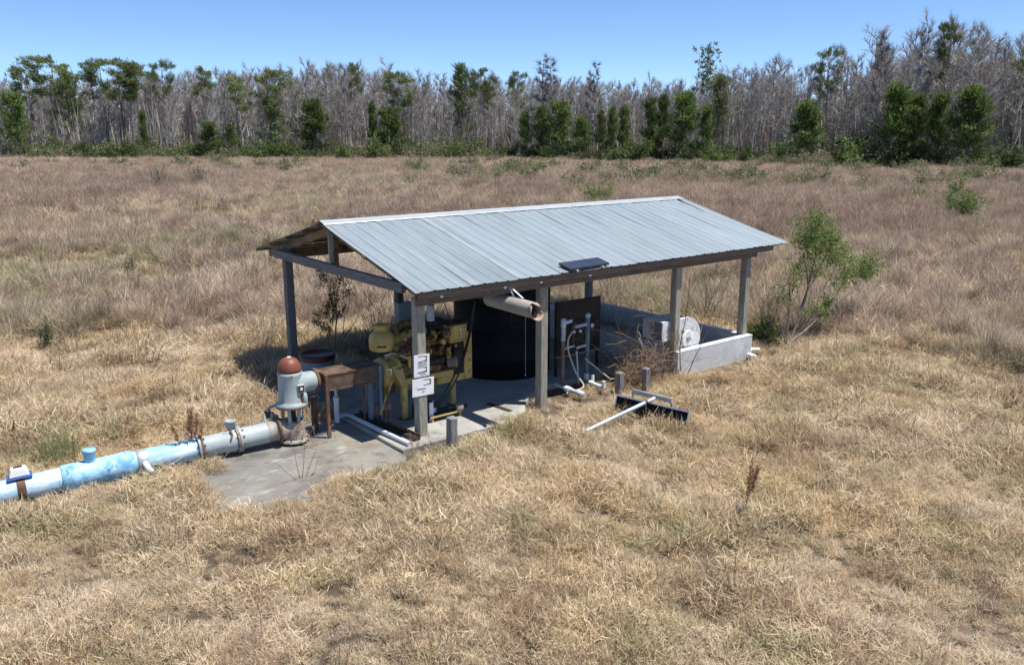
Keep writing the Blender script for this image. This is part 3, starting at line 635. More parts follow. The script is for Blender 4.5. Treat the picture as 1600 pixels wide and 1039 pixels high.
def meterbox(hw, hl, z0, z1, tw=1.):
    vs = [B+pdir*a*hl*k+sd_*b_*hw*k+upv*z for z, k in ((z0, 1), (z1, tw)) for a, b_ in ((-1, -1), (1, -1), (1, 1), (-1, 1))]
    return MB().add(vs, [(3, 2, 1, 0), (4, 5, 6, 7), (0, 1, 5, 4), (1, 2, 6, 5), (2, 3, 7, 6), (3, 0, 4, 7)])
o = meterbox(.10, .145, .165, .185).build('base', pmat('meter_blue', (.04, .09, .30), (.06, .12, .36), 4, .5, bump=0), fm, .004)
mh = meterbox(.085, .12, .187, .30, .72).build('housing', 'white', fm, .015, 2)
meterbox(.03, .05, .301, .306).build('display', 'dark', fm)

# ------------------------------------------------------------------ shaft guard
g0, g1 = (-.98, 1.16), (-.10, 1.56)
sg = thing('shaft_guard', 'rusty mesh guard box over the drive shaft between pump and engine', 'shaft guard', (-.5, 1.36, .1))
Z0, Z1 = .80, 1.045
m = MB().add([(g0[0], g0[1], Z0), (g1[0], g0[1], Z0), (g1[0], g0[1], Z1), (g0[0], g0[1], Z1)], [(0, 1, 2, 3)])
m.add([(g0[0], g1[1], Z0), (g1[0], g1[1], Z0), (g1[0], g1[1], Z1), (g0[0], g1[1], Z1)], [(0, 1, 2, 3)])
m.add([(g0[0], g0[1], Z1), (g1[0], g0[1], Z1), (g1[0], g1[1], Z1), (g0[0], g1[1], Z1)], [(0, 1, 2, 3)])
m.build('mesh_cover', 'mesh', sg)
MB().box((g0[0]+.03, g0[1]+.05, Z0+.03), (g1[0]-.01, g1[1]-.05, Z1-.03)).build('inner_liner', 'rust', sg)
m = MB()
for y in (g0[1], g1[1]):
    for z in (Z0, Z1): m.bar((g0[0], y, z), (g1[0], y, z), .022, .022)
for x in (g0[0], g1[0]):
    for z in (Z0, Z1): m.bar((x, g0[1]+.012, z), (x, g1[1]-.012, z), .022, .022)
m.build('edge_frame', 'rust', sg)
for y, z0 in ((g0[1]-.02, .045), (g1[1]+.02, .045)): MB().bar((g0[0]-.05, y, z0), (g0[0]-.05, y, 1.07), .055, .05).build('leg', 'rust', sg, .004)
MB().bar((g0[0]-.05, g0[1]+.01, 1.05), (g0[0]-.05, g1[1]-.01, 1.05), .05, .045).build('cross_bar', 'rust', sg, .004)
for y in (g0[1]-.02, g1[1]+.03): MB().bar((g1[0], y, .1), (g1[0], y, Z1), .045, .05).build('leg', 'bluesteel', sg, .004)
for px, mat, w in ((537, 'rust', .03), (551, 'bluesteel', .07), (574, 'dark', .07)):
    p = gz(px, 650, .1); MB().bar((p[0]+.1, g0[1]+.08, .1), (p[0]+.1, g0[1]+.08, Z0), w, w).build('support_post', mat, sg, .004)

dp = thing('drain_pipe', 'white plastic drain pipe lying along the slab edge with an upright riser', 'pipe', (-.4, .8, .1))
a = gz(527, 656, .1); b_ = gz(541, 653, .1); c_ = gz(640, 697, .1)
k = .15
MB().tube([(a[0], a[1], .06), (a[0], a[1], .5)], .042, 14).build('riser', 'pvc', dp)
MB().tube([(a[0], a[1], .5), (a[0], a[1], .8)], .026, 12).build('upper_riser', 'greypvc', dp)
MB().lathe([(.048, 0), (.048, .06)], (a[0], a[1], .44), (0, 0, 1), 14).build('coupling', 'pvc', dp)
MB().tube([(a[0], a[1]+.0, k), (b_[0], b_[1]+.02, k), (b_[0]+.04, b_[1]-.1, k), ((b_[0]+c_[0])/2, (b_[1]+c_[1])/2, k), (c_[0], c_[1], k-.02)], .037, 14).build('run', 'greypvc', dp)  # white run given the grey tone to paint in its shade
an = thing('steel_channel', 'dark rusty steel channel lying on the slab behind the white drain pipe', 'steel channel', (-.2, .8, .1))
a = gz(553, 653, .1); b2 = gz(652, 693, .1)
MB().bar((a[0]+.08, a[1]+.05, .13), (b2[0]+.06, b2[1]+.1, .13), .10, .05).build('web', 'dark', an)
MB().bar((a[0]+.135, a[1]+.05, .15), (b2[0]+.115, b2[1]+.1, .15), .012, .10).build('flange', 'rust', an)

# drum, stool, battery and bits on the slab
dr = thing('steel_drum', 'maroon topped steel drum standing in shade behind the shaft guard', 'drum', (-.3, 3.0, .1))
MB().lathe([(.29, 0), (.29, .27), (.30, .28), (.29, .29), (.29, .55), (.30, .56), (.29, .57), (.29, .70)], (-.3, 3.0, .1), (0, 0, 1), 32).build('barrel', 'bluesteel', dr)
MB().lathe([(.305, .70), (.31, .71), (.31, .78), (.285, .80), (.285, .785), (.0, .785)], (-.3, 3.0, .1), (0, 0, 1), 32).build('lid', 'drumred', dr)
p = gz(598, 655, .1)
st = thing('step_stool', 'small faded red step stool standing under the engine', 'stool', (p[0], p[1], .1))
x, y = p[0], p[1]+.05
MB().box((x-.13, y-.1, .33), (x+.15, y+.1, .36)).build('top', 'stool', st, .006)
for sx_ in (-.12, .13):
    for sy_ in (-.085, .085): MB().bar((x+sx_, y+sy_, .1), (x+sx_*.93, y+sy_*.9, .33), .03, .03).build('leg', 'stool', st)
MB().box((x-.125, y-.1, .26), (x+.145, y-.092, .33)).build('apron', 'stool', st)
p = gz(676, 655, .1)
ba = thing('battery', 'large dark grey battery with cables on the slab beside the first post', 'battery', (p[0], p[1]+.1, .1))
x, y = p[0]-.02, p[1]+.14
MB().box((x-.22, y-.12, .1), (x+.2, y+.12, .30)).build('case', 'dark', ba, .012)
MB().box((x-.225, y-.125, .302), (x+.205, y+.125, .335)).build('lid', 'rubber', ba, .008)
MB().box((x+.02, y-.127, .20), (x+.10, y-.121, .28)).build('label_plate', 'white', ba)
for dx in (-.15, .13): MB().cyl((x+dx, y, .335), (x+dx, y, .37), .02, n=10).build('terminal', 'alu', ba)
p = gz(690, 660, .1)
tr = thing('steel_tray', 'low steel tray with a yellow edge and a jack at its end', 'tray', (p[0]+.2, p[1]+.1, .1))
a, b_ = gz(672, 661, .1), gz(722, 648, .1); y0 = min(a[1], b_[1])
MB().box((a[0], a[1]-.02, .17), (b_[0], a[1]+.02, .20)).build('front_edge', 'yellow', tr, .004)
MB().box((a[0], a[1]+.022, .165), (b_[0], a[1]+.36, .18)).build('deck', 'dark', tr)
for xx_ in (a[0]+.05, b_[0]-.05): MB().box((xx_-.015, a[1]-.01, .1), (xx_+.015, a[1]+.01, .168)).build('leg', 'yellow', tr)
MB().lathe([(.05, -.06), (.07, -.04), (.07, .04), (.04, .07)], (b_[0]-.05, a[1]+.02, .24), (1, -.2, 0), 16).build('jack_body', 'rustycast', tr)
MB().tube([(b_[0]-.25, a[1]+.1, .26), (b_[0]+.1, a[1]+.02, .24)], .03, 10).build('jack_handle', 'dark', tr)
p = gz(798, 643, .1); p2 = gz(768, 633, .1)  # dark strip added for an unidentified dark mark across the slab
MB().bar((p[0], p[1], .108), (p2[0], p2[1]+.1, .108), .085, .012).build('dark_strip', 'dark', None); tag(bpy.context.scene.objects['dark_strip'], 'thin dark strip on the sunlit slab edge before the black tank', 'bar')
p = gz(668, 655, .1)
sk = MB().box((p[0]-.035, p[1]-.14, .1), (p[0]+.035, p[1]-.1, .42)).build('white_block', 'white', None, .006); tag(sk, 'thin white plastic upright leaning by the foot of the first post', 'plastic strip')

# black tank
TC = (3.42, 2.50); TR = .95
tk = thing('water_tank', 'tall black round plastic water tank under the middle of the roof', 'tank', (*TC, .1))
MB().lathe([(TR*.97, 0), (TR, .03), (TR, .35), (TR+.012, .37), (TR, .39), (TR, .95), (TR+.012, .97), (TR, .99), (TR, 1.55), (TR+.012, 1.57), (TR, 1.59), (TR, 2.02), (TR*.95, 2.10), (.35, 2.26)], (*TC, .1), (0, 0, 1), 56).build('body', 'black', tk)
MB().lathe([(.33, 2.25), (.33, 2.3), (.30, 2.33), (0, 2.34)], (*TC, .1), (0, 0, 1), 24).build('lid', 'black', tk)
def ontank(px, py):
    d = ray(px, py); ox, oy = C[0]-TC[0], C[1]-TC[1]; A = d[0]**2+d[1]**2; Bq = 2*(ox*d[0]+oy*d[1]); Cq = ox*ox+oy*oy-(TR+.015)**2
    t = (-Bq-math.sqrt(max(Bq*Bq-4*A*Cq, 0)))/(2*A); return C+d*t
cd = thing('pull_cord', 'thin pale cord with a ball end hanging down before the black tank', 'cord', tuple(ontank(821, 588)))
a, b_ = ontank(821, 478), ontank(821, 586)
MB().tube([a, b_], .006, 6).build('cord', 'rope', cd)
MB().lathe([(.003, -.02), (.02, -.008), (.02, .008), (.003, .02)], b_, (0, 0, 1), 10).build('ball', 'pvc', cd)
m = MB(); pts = [ontank(*p) for p in ((799, 492), (798, 508), (803, 511), (814, 511), (818, 509))]
MB().tube(pts, .008, 6).build('outlet_bracket', 'dark', tk)
m = MB().bar(ontank(863, 489), ontank(868.5, 489), .012, .075).build('gauge_plate', 'pvc', tk)

# dark plywood on a frame, with risers and cross pipes before it
bd = thing('plywood_panel', 'dark stained plywood backboard standing upright beside the black tank', 'backboard', (4.35, 1.3, .1))
x0, x1, y0 = 3.80, 4.95, 1.30
MB().box((x0, y0, .50), (x1, y0+.02, 1.56)).build('sheet', 'ply', bd, .003)
m = MB()
for x in (x0+.03, x1-.03): MB().bar((x, y0+.045, .1), (x, y0+.045, 1.54), .05, .045).build('leg', 'ply', bd)
MB().box((x0, y0+.0, .46), (x1, y0+.022, .498)).build('bottom_batten', 'lumber', bd)
rs = thing('riser_pipe', 'brown riser pipe with a white plastic tee on top before the dark backboard', 'pipe', (3.63, .92, .1), 'riser pipes before the backboard')
x, y = 3.63, .92
MB().cyl((x, y, .05), (x, y, .92), .036, n=14).build('lower_pipe', 'brownpipe', rs)
MB().cyl((x, y, .92), (x, y, 1.32), .044, n=14).build('upper_pipe', 'greypvc', rs)
MB().lathe([(.05, 0), (.05, .16), (.03, .165)], (x, y, 1.18), (0, 0, 1), 14).build('tee', 'pvc', rs)
MB().tube([(x, y, 1.25), (x+.15, y, 1.27), (x+.2, y, 1.27)], .034, 12).build('tee_arm', 'pvc', rs)
MB().tube([(x, y, .76), (x+.2, y, .78), (x+.27, y, .78)], .024, 10).build('lower_arm', 'greypvc', rs)
for z in (1.05, .42): MB().bar((x-.1, y+.0, z), (x+.09, y, z), .02, .035).build('clamp', 'dark', rs)
r2 = thing('riser_pipe', 'blue-grey riser pipe with a valve on top before the dark backboard', 'pipe', (4.17, .84, .1), 'riser pipes before the backboard')
x, y = 4.17, .84
MB().cyl((x, y, .05), (x, y, 1.30), .042, n=14).build('upright', 'bluesteel', r2)
MB().lathe([(.03, 0), (.055, .02), (.055, .06), (.02, .09)], (x, y, 1.30), (0, 0, 1), 14).build('cap', 'greypvc', r2)
MB().lathe([(.05, 0), (.05, .12)], (x, y, .1), (0, 0, 1), 14).build('coupling', 'pvc', r2)
MB().tube([(x, y, 1.18), (x-.14, y+.02, 1.17), (x-.3, y+.03, 1.16)], .032, 12).build('valve_arm', 'greypvc', r2)
MB().tube([(x, y, .78), (x-.15, y+.01, .77), (x-.26, y+.02, .75)], .026, 10).build('lower_arm', 'greypvc', r2)
MB().lathe([(.045, 0), (.045, .03)], (x+.10, y-.02, 1.14), (0, 1, 0), 12).build('hand_wheel', 'alu', r2)
vb = thing('valve_body', 'dark iron valve bridging the two riser pipes', 'valve', (3.9, .9, 1.1))
MB().lathe([(.035, -.05), (.06, -.04), (.06, .04), (.035, .05)], (3.86, .92, 1.215), (1, -.1, -.1), 14).build('body', 'dark', vb)
MB().tube([(3.86, .92, 1.2), (3.87, .9, 1.02), (3.86, .9, .8)], .016, 8).build('stem', 'rust', vb)
MB().box((3.83, .84, 1.05), (3.86, .88, 1.10)).build('tag_plate', 'pvc', vb); MB().box((3.98, .84, 1.04), (4.02, .88, 1.09)).build('tag_plate', 'pvc', vb)
tp = thing('thin_pipe', 'thin grey pipe standing between the two taller riser pipes', 'pipe', (3.93, .8, .1))
MB().cyl((3.93, .80, .05), (3.88, .82, .68), .016, n=10).build('upright', 'greypvc', tp); MB().lathe([(.026, 0), (.026, .05)], (3.88, .82, .66), (0, 0, 1), 10).build('end_cap', 'alu', tp)
def hose(name, label, cat, pts, r, mat):
    P_ = [Vector(p) for p in pts]; out = []
    for i in range(len(P_)-1):
        a, b, c, d = P_[max(i-1, 0)], P_[i], P_[i+1], P_[min(i+2, len(P_)-1)]
        for k in range(6):
            t = k/6; out.append(.5*((2*b)+(c-a)*t+(2*a-5*b+4*c-d)*t*t+(3*b-a-3*c+d)*t**3))
    out.append(P_[-1]); return tag(MB().tube(out, r, 8).build(name, mat), label, cat)
hose('garden_hose', 'tan hose curving down between the riser pipes to the ground', 'hose', [gy(895, 518, .82), gy(888, 530, .82), gy(888, 548, .8), gy(895, 570, .72), gy(903, 588, .62), gz(912, 603, .14), gz(900, 610, .10), gz(889, 605, .12), gz(886, 615, .08)], .017, 'hose')
hose('straight_hose', 'pale straight hose slanting from the backboard to the ground on its right', 'hose', [gy(914, 560, .75), gy(930, 573, .68), gy(948, 588, .55), gz(956, 592, .12), gz(975, 589, .1)], .015, 'hose')
gp_ = thing('ground_pipe', 'white pipe lying on the ground at the foot of the brown riser', 'pipe', tuple(gz(885, 607, .1)), 'pipes on the ground before the backboard')
a, b_ = gz(868, 601, .14), gz(910, 616, .13)
MB().tube([a, a*.6+b_*.4], .03, 10).build('thin_run', 'greypvc', gp_); MB().tube([a*.62+b_*.38, b_], .036, 12).build('thick_run', 'greypvc', gp_)
dd = Vector(b_-a).normalized(); MB().lathe([(.055, 0), (.055, .1)], a*.6+b_*.4, dd, 14).build('coupling', 'pvc', gp_); MB().lathe([(.055, -.1), (.055, 0), (.02, .01)], b_, dd, 14).build('end_cap', 'greypvc', gp_)
gq = thing('ground_pipe', 'short white elbowed pipe with two upright stubs, right of the blue-grey riser', 'pipe', tuple(gz(932, 603, .1)), 'pipes on the ground before the backboard')
a, b_ = gz(921, 597, .13), gz(943, 606, .12)
MB().tube([a, b_], .038, 12).build('run', 'pvc', gq)
for p in (a+np.array([.06, -.02, 0]), b_): MB().cyl(p, p+np.array([0, 0, .13]), .035, .03, n=12).build('stub', 'pvc', gq)
for k, (pts, r) in enumerate((((gy(686, 446, .9), gy(692, 466, .95), gy(700, 490, 1.0), gy(706, 505, 1.0)), .008), ((gy(742, 470, 1.0), gy(737, 510, .98), gy(729, 545, .9), gy(716, 585, .72), gy(700, 615, .62), gz(682, 632, .34)), .013), ((gy(740, 480, 1.02), gy(733, 520, 1.0), gy(722, 560, .9), gy(708, 590, .75), gy(692, 618, .64), gz(676, 634, .34)), .013))):
    hose('black_cable', ('black cable slanting from the eave to the engine control box', 'black battery cable, outer one of the pair looping to the battery', 'black battery cable, inner one of the pair looping to the battery')[k], 'cable', pts, r, 'rubber')

# containment wall with an inner bay, and the white blower in it
wl = thing('block_wall', 'low concrete block containment wall round the right hand bay of the shed', 'wall', (7, 2.5, 0))
T = .15; xa, xb, ya, yb, zt = 5.86, 8.24, .06, 5.2, .50
for lo, hi in (((xa, ya, -.1), (xb, ya+T, zt)), ((xa, yb-T, -.1), (xb, yb, zt)), ((xa, ya+T+.001, -.1), (xa+T, yb-T-.001, zt-.002)), ((xb-T, ya+T+.001, -.1), (xb, yb-T-.001, zt-.002))):
    MB().box(lo, hi).build('wall_run', 'block', wl, .012)
m = MB().box((xa-.003, ya-.003, zt+.001), (xb+.003, ya+T+.003, zt+.012)).box((xa-.003, ya+T+.004, zt+.001), (xa+T+.003, ya+1.2, zt+.011)).box((xb-T-.003, ya+T+.004, zt+.001), (xb+.003, ya+2.2, zt+.011))
m.build('coping', 'whitewash', wl, .004)
struct(MB().prism([(xa+T+.002, ya+T+.002), (xb-T-.002, ya+T+.002), (xb-T-.002, yb-T-.002), (xa+T+.002, yb-T-.002)], -.1, .06).build('bay_floor', 'concrete', None))
bl = thing('blower_housing', 'flaking white blower housing with a square outlet inside the block wall', 'blower', (7.0, .85, .06))
bc = gy(1073, 529, .27); cx_, cz_ = bc[0], bc[2]; Rr = .43
vs, fs = [], []; N = 40; prof = []
for k in range(N+1):
    a = math.pi*.5-2*math.pi*k/N*1.0       # spiral from the outlet over the top
    rr = Rr*(1-.14*k/N); prof.append((cx_+rr*math.cos(a), cz_+rr*math.sin(a)))
yf, yk = .27, .78
def shell(m, prof, y0, y1):
    n = len(prof); vs = [(x, y0, z) for x, z in prof]+[(x, y1, z) for x, z in prof]
    m.add(vs, [(k, k+1, n+k+1, n+k) for k in range(n-1)], True)
    m.add([(cx_, y0, cz_)]+vs[:n], [(0, k+2, k+1) for k in range(n-1)]); m.add([(cx_, y1, cz_)]+vs[n:], [(0, k+1, k+2) for k in range(n-1)])
m = MB(); shell(m, prof, yf, yk); m.build('scroll', 'whitewash', bl)
MB().lathe([(.15, 0), (.17, .012), (.17, .035), (.10, .04), (.085, .015)], (cx_, yf-.037, cz_), (0, 1, 0), 28).build('inlet_ring', 'white', bl)
MB().lathe([(.05, 0), (.06, .02), (.06, .03)], (cx_, yf-.06, cz_), (0, 1, 0), 16).build('hub', 'rustycast', bl)
for a in (.4, 2.0, 3.6, 5.2): MB().bar((cx_+.17*math.cos(a), yf-.008, cz_+.17*math.sin(a)), (cx_+.29*math.cos(a+.25), yf-.008, cz_+.29*math.sin(a+.25)), .014, .03, (0, 1, 0)).build('stiffener', 'white', bl)
X0 = gy(1027, 515, .4)[0]; zt_ = cz_+Rr-.005; zb_ = cz_+.04
m = MB().box((X0, yf+.006, zt_-.012), (cx_, yk-.004, zt_)).box((X0+.04, yf+.006, zb_), (cx_-.15, yk-.004, zb_+.012)).box((X0, yf-.006, zb_+.0), (cx_-.02, yf+.004, zt_+.001)).box((X0, yk-.016, zb_+.013), (cx_-.1, yk-.006, zt_-.013))
m.build('outlet_duct', 'whitewash', bl)
MB().box((cx_-.42, yf+.014, zb_+.014), (cx_-.40, yk-.014, zt_-.014)).build('outlet_shade_plate', 'concrete', bl)  # grey plate across the duct stands in for the shade inside
m = MB()
for x in (cx_-.28, cx_+.28):
    m.add([(x-.1, yf-.03, .06), (x+.1, yf-.03, .06), (x+.1, yk+.03, .06), (x-.1, yk+.03, .06), (x-.04, yf+.02, cz_-.1), (x+.04, yf+.02, cz_-.1), (x+.04, yk-.02, cz_-.1), (x-.04, yk-.02, cz_-.1)], [(4, 5, 6, 7), (0, 1, 5, 4), (1, 2, 6, 5), (2, 3, 7, 6), (3, 0, 4, 7)])
m.build('pedestal', 'whitewash', bl, .008)
for k, (px, py, a, lab) in enumerate(((1166, 549, 20, 'larger piece of broken white block by the far end of the block wall'), (1174, 546, -35, 'pale block piece farthest from the wall end'), (1169, 555, 70, 'dirty block fragment lowest in the grass by the wall end'))):
    p = gz(px, py, .06); M4 = Matrix.Translation(p) @ Matrix.Rotation(R(a), 4, 'Z') @ Matrix.Rotation(R(14), 4, 'X')
    m = MB().box((-.19, -.09, -.05), (.17, .0, .06), M4).box((-.19, .002, -.05), (.02, .09, .055), M4)
    tag(m.build('block_fragment', 'whitewash', None, .02), lab, 'block', 'broken blocks by the wall')

# stub posts, fallen panel
for (px, py, Y, w, lab) in ((709, 650, -.38, .066, 'short weathered stub post standing alone in the grass before the slab'), (973, 580, -.12, .066, 'left stub post of the pair behind the fallen panel'), (1014, 573, -.3, .06, 'right stub post of the pair behind the fallen panel')):
    p = gy(px, py+3, Y); M4 = Matrix.Translation((p[0], Y+w, 0)) @ Matrix.Rotation(R(random.uniform(-2, 2)), 4, 'X')
    o = MB().box((-w, -w, -.1), (w, w, p[2]), M4).build('stub_post', 'stub', None, .012); tag(o, lab, 'post', 'stub posts in the grass')
fp = thing('fallen_rack', 'dark fallen panel with a metal rim and a long pole lying in the grass', 'panel', (3.5, -1.4, 0))
A, Bv = Vector((3.30, -.82, .38)), Vector((3.62, -2.12, .36)); dn = Vector((-.12, -.02, -.34))
u_ = (Bv-A); nrm = u_.cross(dn).normalized()
def slabq(m, a0, a1, b0, b1, t0, t1):
    vs = [A+u_*a+dn*b+nrm*t for t in (t0, t1) for a, b in ((a0, b0), (a1, b0), (a1, b1), (a0, b1))]
    m.add(vs, [(3, 2, 1, 0), (4, 5, 6, 7), (0, 1, 5, 4), (1, 2, 6, 5), (2, 3, 7, 6), (3, 0, 4, 7)])
m = MB(); slabq(m, .012, .988, .05, 1, -.008, .008); m.build('face', 'black', fp)
m = MB(); slabq(m, 0, 1, -.02, .048, -.02, .02); slabq(m, 0, .011, .05, 1, -.02, .02); slabq(m, .989, 1, .05, 1, -.02, .02); m.build('rim', 'alu', fp)
a, b_ = Vector(gz(989, 611, .42)), Vector(gz(1050, 626, .42))
MB().bar(a, b_, .03, .075).build('back_rail', 'alu', fp)
for q in (a, b_): MB().bar(q+Vector((0, 0, -.03)), q+Vector((-.0, -.01, -.40)), .03, .03).build('rail_leg', 'alu', fp)
a, b_ = Vector(gz(1023, 622, .44)), Vector(gz(916, 673, .12))
MB().tube([a, b_], .03, 12).build('pole', 'greypvc', fp)
d = (a-b_).normalized(); MB().lathe([(.034, 0), (.034, .035)], a*.86+b_*.14, d, 12).build('clamp', 'dark', fp)
MB().tube([b_+d*.0, b_-d*.1+Vector((0, 0, -.03))], .016, 8).build('pole_tip', 'dark', fp)
M['soil'] = pmat('bare_soil', (.06, .045, .03), (.13, .10, .068), .9, .95, spots=[((.19, .15, .10), .3, .54, .7, (1, 1, 1))], bump=.5, bscale=8)
g = np.linspace(-1, 1, 81); g = np.sign(g)*np.abs(g)**3*3000
V = [(float(x), float(y), 0.) for y in g for x in g]
Fc = [(j*81+i, j*81+i+1, (j+1)*81+i+1, (j+1)*81+i) for j in range(80) for i in range(80)]
o = bpy.data.objects.new('ground', arr_mesh('ground', V, Fc, [M['soil']])); COL.objects.link(o); struct(o)

# ------------------------------------------------------------------ plant materials
M['straw'] = leafmat('dry_straw', [(0, (.13, .09, .05)), (.20, (.40, .295, .185)), (.48, (.68, .54, .365)), (.82, (.88, .75, .55)), (1, (.47, .43, .23))],
    [((.40, .38, .19), .6, .50, .68, .6), ((.40, .27, .18), 1.1, .50, .66, .65), ((.78, .655, .50), .45, .48, .66, .65), ((.76, .57, .32), .3, .52, .68, .5), ((.27, .19, .12), 1.7, .60, .72, .4)], .35, .34)
M['bunch'] = leafmat('grey_bunch_grass', [(0, (.27, .205, .15)), (.4, (.50, .395, .295)), (.8, (.67, .55, .425)), (1, (.76, .65, .52))],
    [((.22, .165, .12), 1.1, .52, .66, .65), ((.72, .62, .50), 1.6, .58, .70, .5), ((.37, .36, .21), .09, .50, .64, .65), ((.62, .49, .32), .06, .54, .68, .5), ((.38, .28, .23), .11, .55, .70, .5)], .3, .42)
M['brush'] = leafmat('red_brown_brush', [(0, (.21, .15, .115)), (.5, (.43, .325, .25)), (1, (.62, .49, .385))], [((.58, .46, .32), .05, .52, .66, .6), ((.27, .26, .16), .07, .58, .72, .5)], .3, .3)
M['lowgreen'] = leafmat('low_green_growth', [(0, (.18, .20, .08)), (.5, (.34, .35, .16)), (1, (.50, .47, .27))], [((.52, .44, .28), .6, .5, .65, .7)], .35, .2)
M['weeds'] = leafmat('dry_weed_stalks', [(0, (.16, .11, .075)), (.5, (.33, .24, .17)), (1, (.52, .42, .31))], [], .2, .3)
M['weedgreen'] = leafmat('weed_green', [(0, (.12, .17, .07)), (.5, (.24, .31, .13)), (1, (.42, .44, .25))], [], .35)
M['needles'] = leafmat('pine_needles', [(0, (.05, .085, .025)), (.5, (.125, .19, .055)), (1, (.24, .31, .10))], [((.20, .20, .09), .5, .5, .65, .5)], .38, .3)
M['needles2'] = leafmat('pale_pine_needles', [(0, (.10, .13, .05)), (.5, (.20, .245, .10)), (1, (.32, .35, .17))], [], .38, .25)
M['leaf'] = leafmat('shrub_leaves', [(0, (.08, .12, .03)), (.5, (.17, .25, .06)), (1, (.30, .38, .12))], [], .35)
M['darkleaf'] = leafmat('dark_leaves', [(0, (.03, .05, .018)), (.5, (.065, .10, .032)), (1, (.12, .165, .055))], [], .3)
M['olive'] = leafmat('olive_leaves', [(0, (.12, .125, .06)), (.5, (.21, .22, .12)), (1, (.33, .33, .20))], [((.33, .26, .2), .1, .5, .65, .6)], .3)
M['orange'] = leafmat('orange_leaves', [(0, (.20, .09, .03)), (1, (.42, .20, .06))], [], .3)
M['yellowleaf'] = leafmat('yellow_leaves', [(0, (.35, .27, .02)), (1, (.62, .48, .04))], [], .3)
M['twig'] = leafmat('grey_twigs', [(0, (.19, .165, .15)), (.5, (.35, .315, .285)), (1, (.53, .485, .44))], [((.36, .36, .24), .05, .58, .72, .5), ((.50, .41, .37), .04, .55, .70, .5)], .2, .28)
M['palestem'] = leafmat('pale_trunks', [(0, (.28, .25, .225)), (1, (.55, .51, .46))], [], .0)
M['darktwig'] = leafmat('dark_mossy_twigs', [(0, (.085, .08, .085)), (.5, (.15, .14, .145)), (1, (.23, .215, .215))], [], .1)
M['deadstem'] = leafmat('dead_stems', [(0, (.22, .15, .10)), (.5, (.42, .30, .205)), (1, (.60, .47, .34))], [], .1)
M['plume'] = leafmat('red_plume', [(0, (.22, .11, .06)), (.5, (.40, .23, .13)), (1, (.58, .40, .26))], [], .3)
M['darkstem'] = leafmat('dark_stems', [(0, (.05, .035, .025)), (1, (.15, .11, .08))], [], .1)

# ------------------------------------------------------------------ grass in clumps scattered over the field
def vnoise(x, y, s, seed, octv=3):
    tot = 0; amp = 1; nrm = 0
    for o_ in range(octv):
        X, Y = x/s+seed*17.3, y/s+seed*5.7
        xi, yi = np.floor(X).astype(np.int64), np.floor(Y).astype(np.int64); fx_, fy_ = X-xi, Y-yi
        fx_, fy_ = fx_*fx_*(3-2*fx_), fy_*fy_*(3-2*fy_)
        def h(a, b):
            v = np.sin(a*127.1+b*311.7+seed*74.7+o_*19.1)*43758.5453; return v-np.floor(v)
        v = (h(xi, yi)*(1-fx_)+h(xi+1, yi)*fx_)*(1-fy_)+(h(xi, yi+1)*(1-fx_)+h(xi+1, yi+1)*fx_)*fy_
        tot = tot+v*amp; nrm += amp; amp *= .5; s = s/2.1
    return tot/nrm
def tuft(n, rad, L, lean, w, droop=.5, z0=0., wild=False):
    r = rad*np.sqrt(rng.random(n)); a = rng.random(n)*2*np.pi
    b = np.stack([r*np.cos(a), r*np.sin(a), np.full(n, -.02)+z0*rng.random(n)], 1)
    ph = a+rng.normal(0, 1.2, n) if not wild else rng.random(n)*6.283; th = np.radians(rng.uniform(*lean, n)); ln = rng.uniform(*L, n)
    d0 = np.stack([np.sin(th)*np.cos(ph), np.sin(th)*np.sin(ph), np.cos(th)], 1)
    th2 = np.minimum(th+droop*rng.uniform(.3, 1.4, n), 1.75); ph2 = ph+rng.normal(0, .4, n)
    d1 = np.stack([np.sin(th2)*np.cos(ph2), np.sin(th2)*np.sin(ph2), np.cos(th2)], 1)
    wa = ph+np.pi/2+rng.normal(0, .7, n); ww = (w*rng.uniform(.6, 1.3, n))[:, None]*np.stack([np.cos(wa), np.sin(wa), 0*wa], 1)/2
    m_ = b+d0*(ln*.55)[:, None]; t = m_+d1*(ln*.45)[:, None]; t[:, 2] = np.maximum(t[:, 2], .01)
    V = np.stack([b-ww*.8, b+ww*.8, m_+ww, m_-ww, t], 1).reshape(-1, 3)
    F_ = []
    for i in range(n): F_ += [(5*i, 5*i+1, 5*i+2, 5*i+3), (5*i+3, 5*i+2, 5*i+4)]
    return V, F_
def join(parts):
    V, F_, mi = [], [], []
    for k, (v, f) in enumerate(parts):
        o_ = sum(len(x) for x in V); V.append(v); F_ += [tuple(i+o_ for i in q) for q in f]; mi += [k]*len(f)
    return np.concatenate(V), F_, mi
def variants(name, makes, mats):
    c = bpy.data.collections.new(name)
    for k, mk in enumerate(makes):
        parts = mk(); V, F_, mi = join(parts)
        me = arr_mesh(f'{name}_{k:02d}', V, F_, mats, midx=mi); ob = bpy.data.objects.new(f'{name}_{k:02d}', me); c.objects.link(ob)
    return c, len(makes)
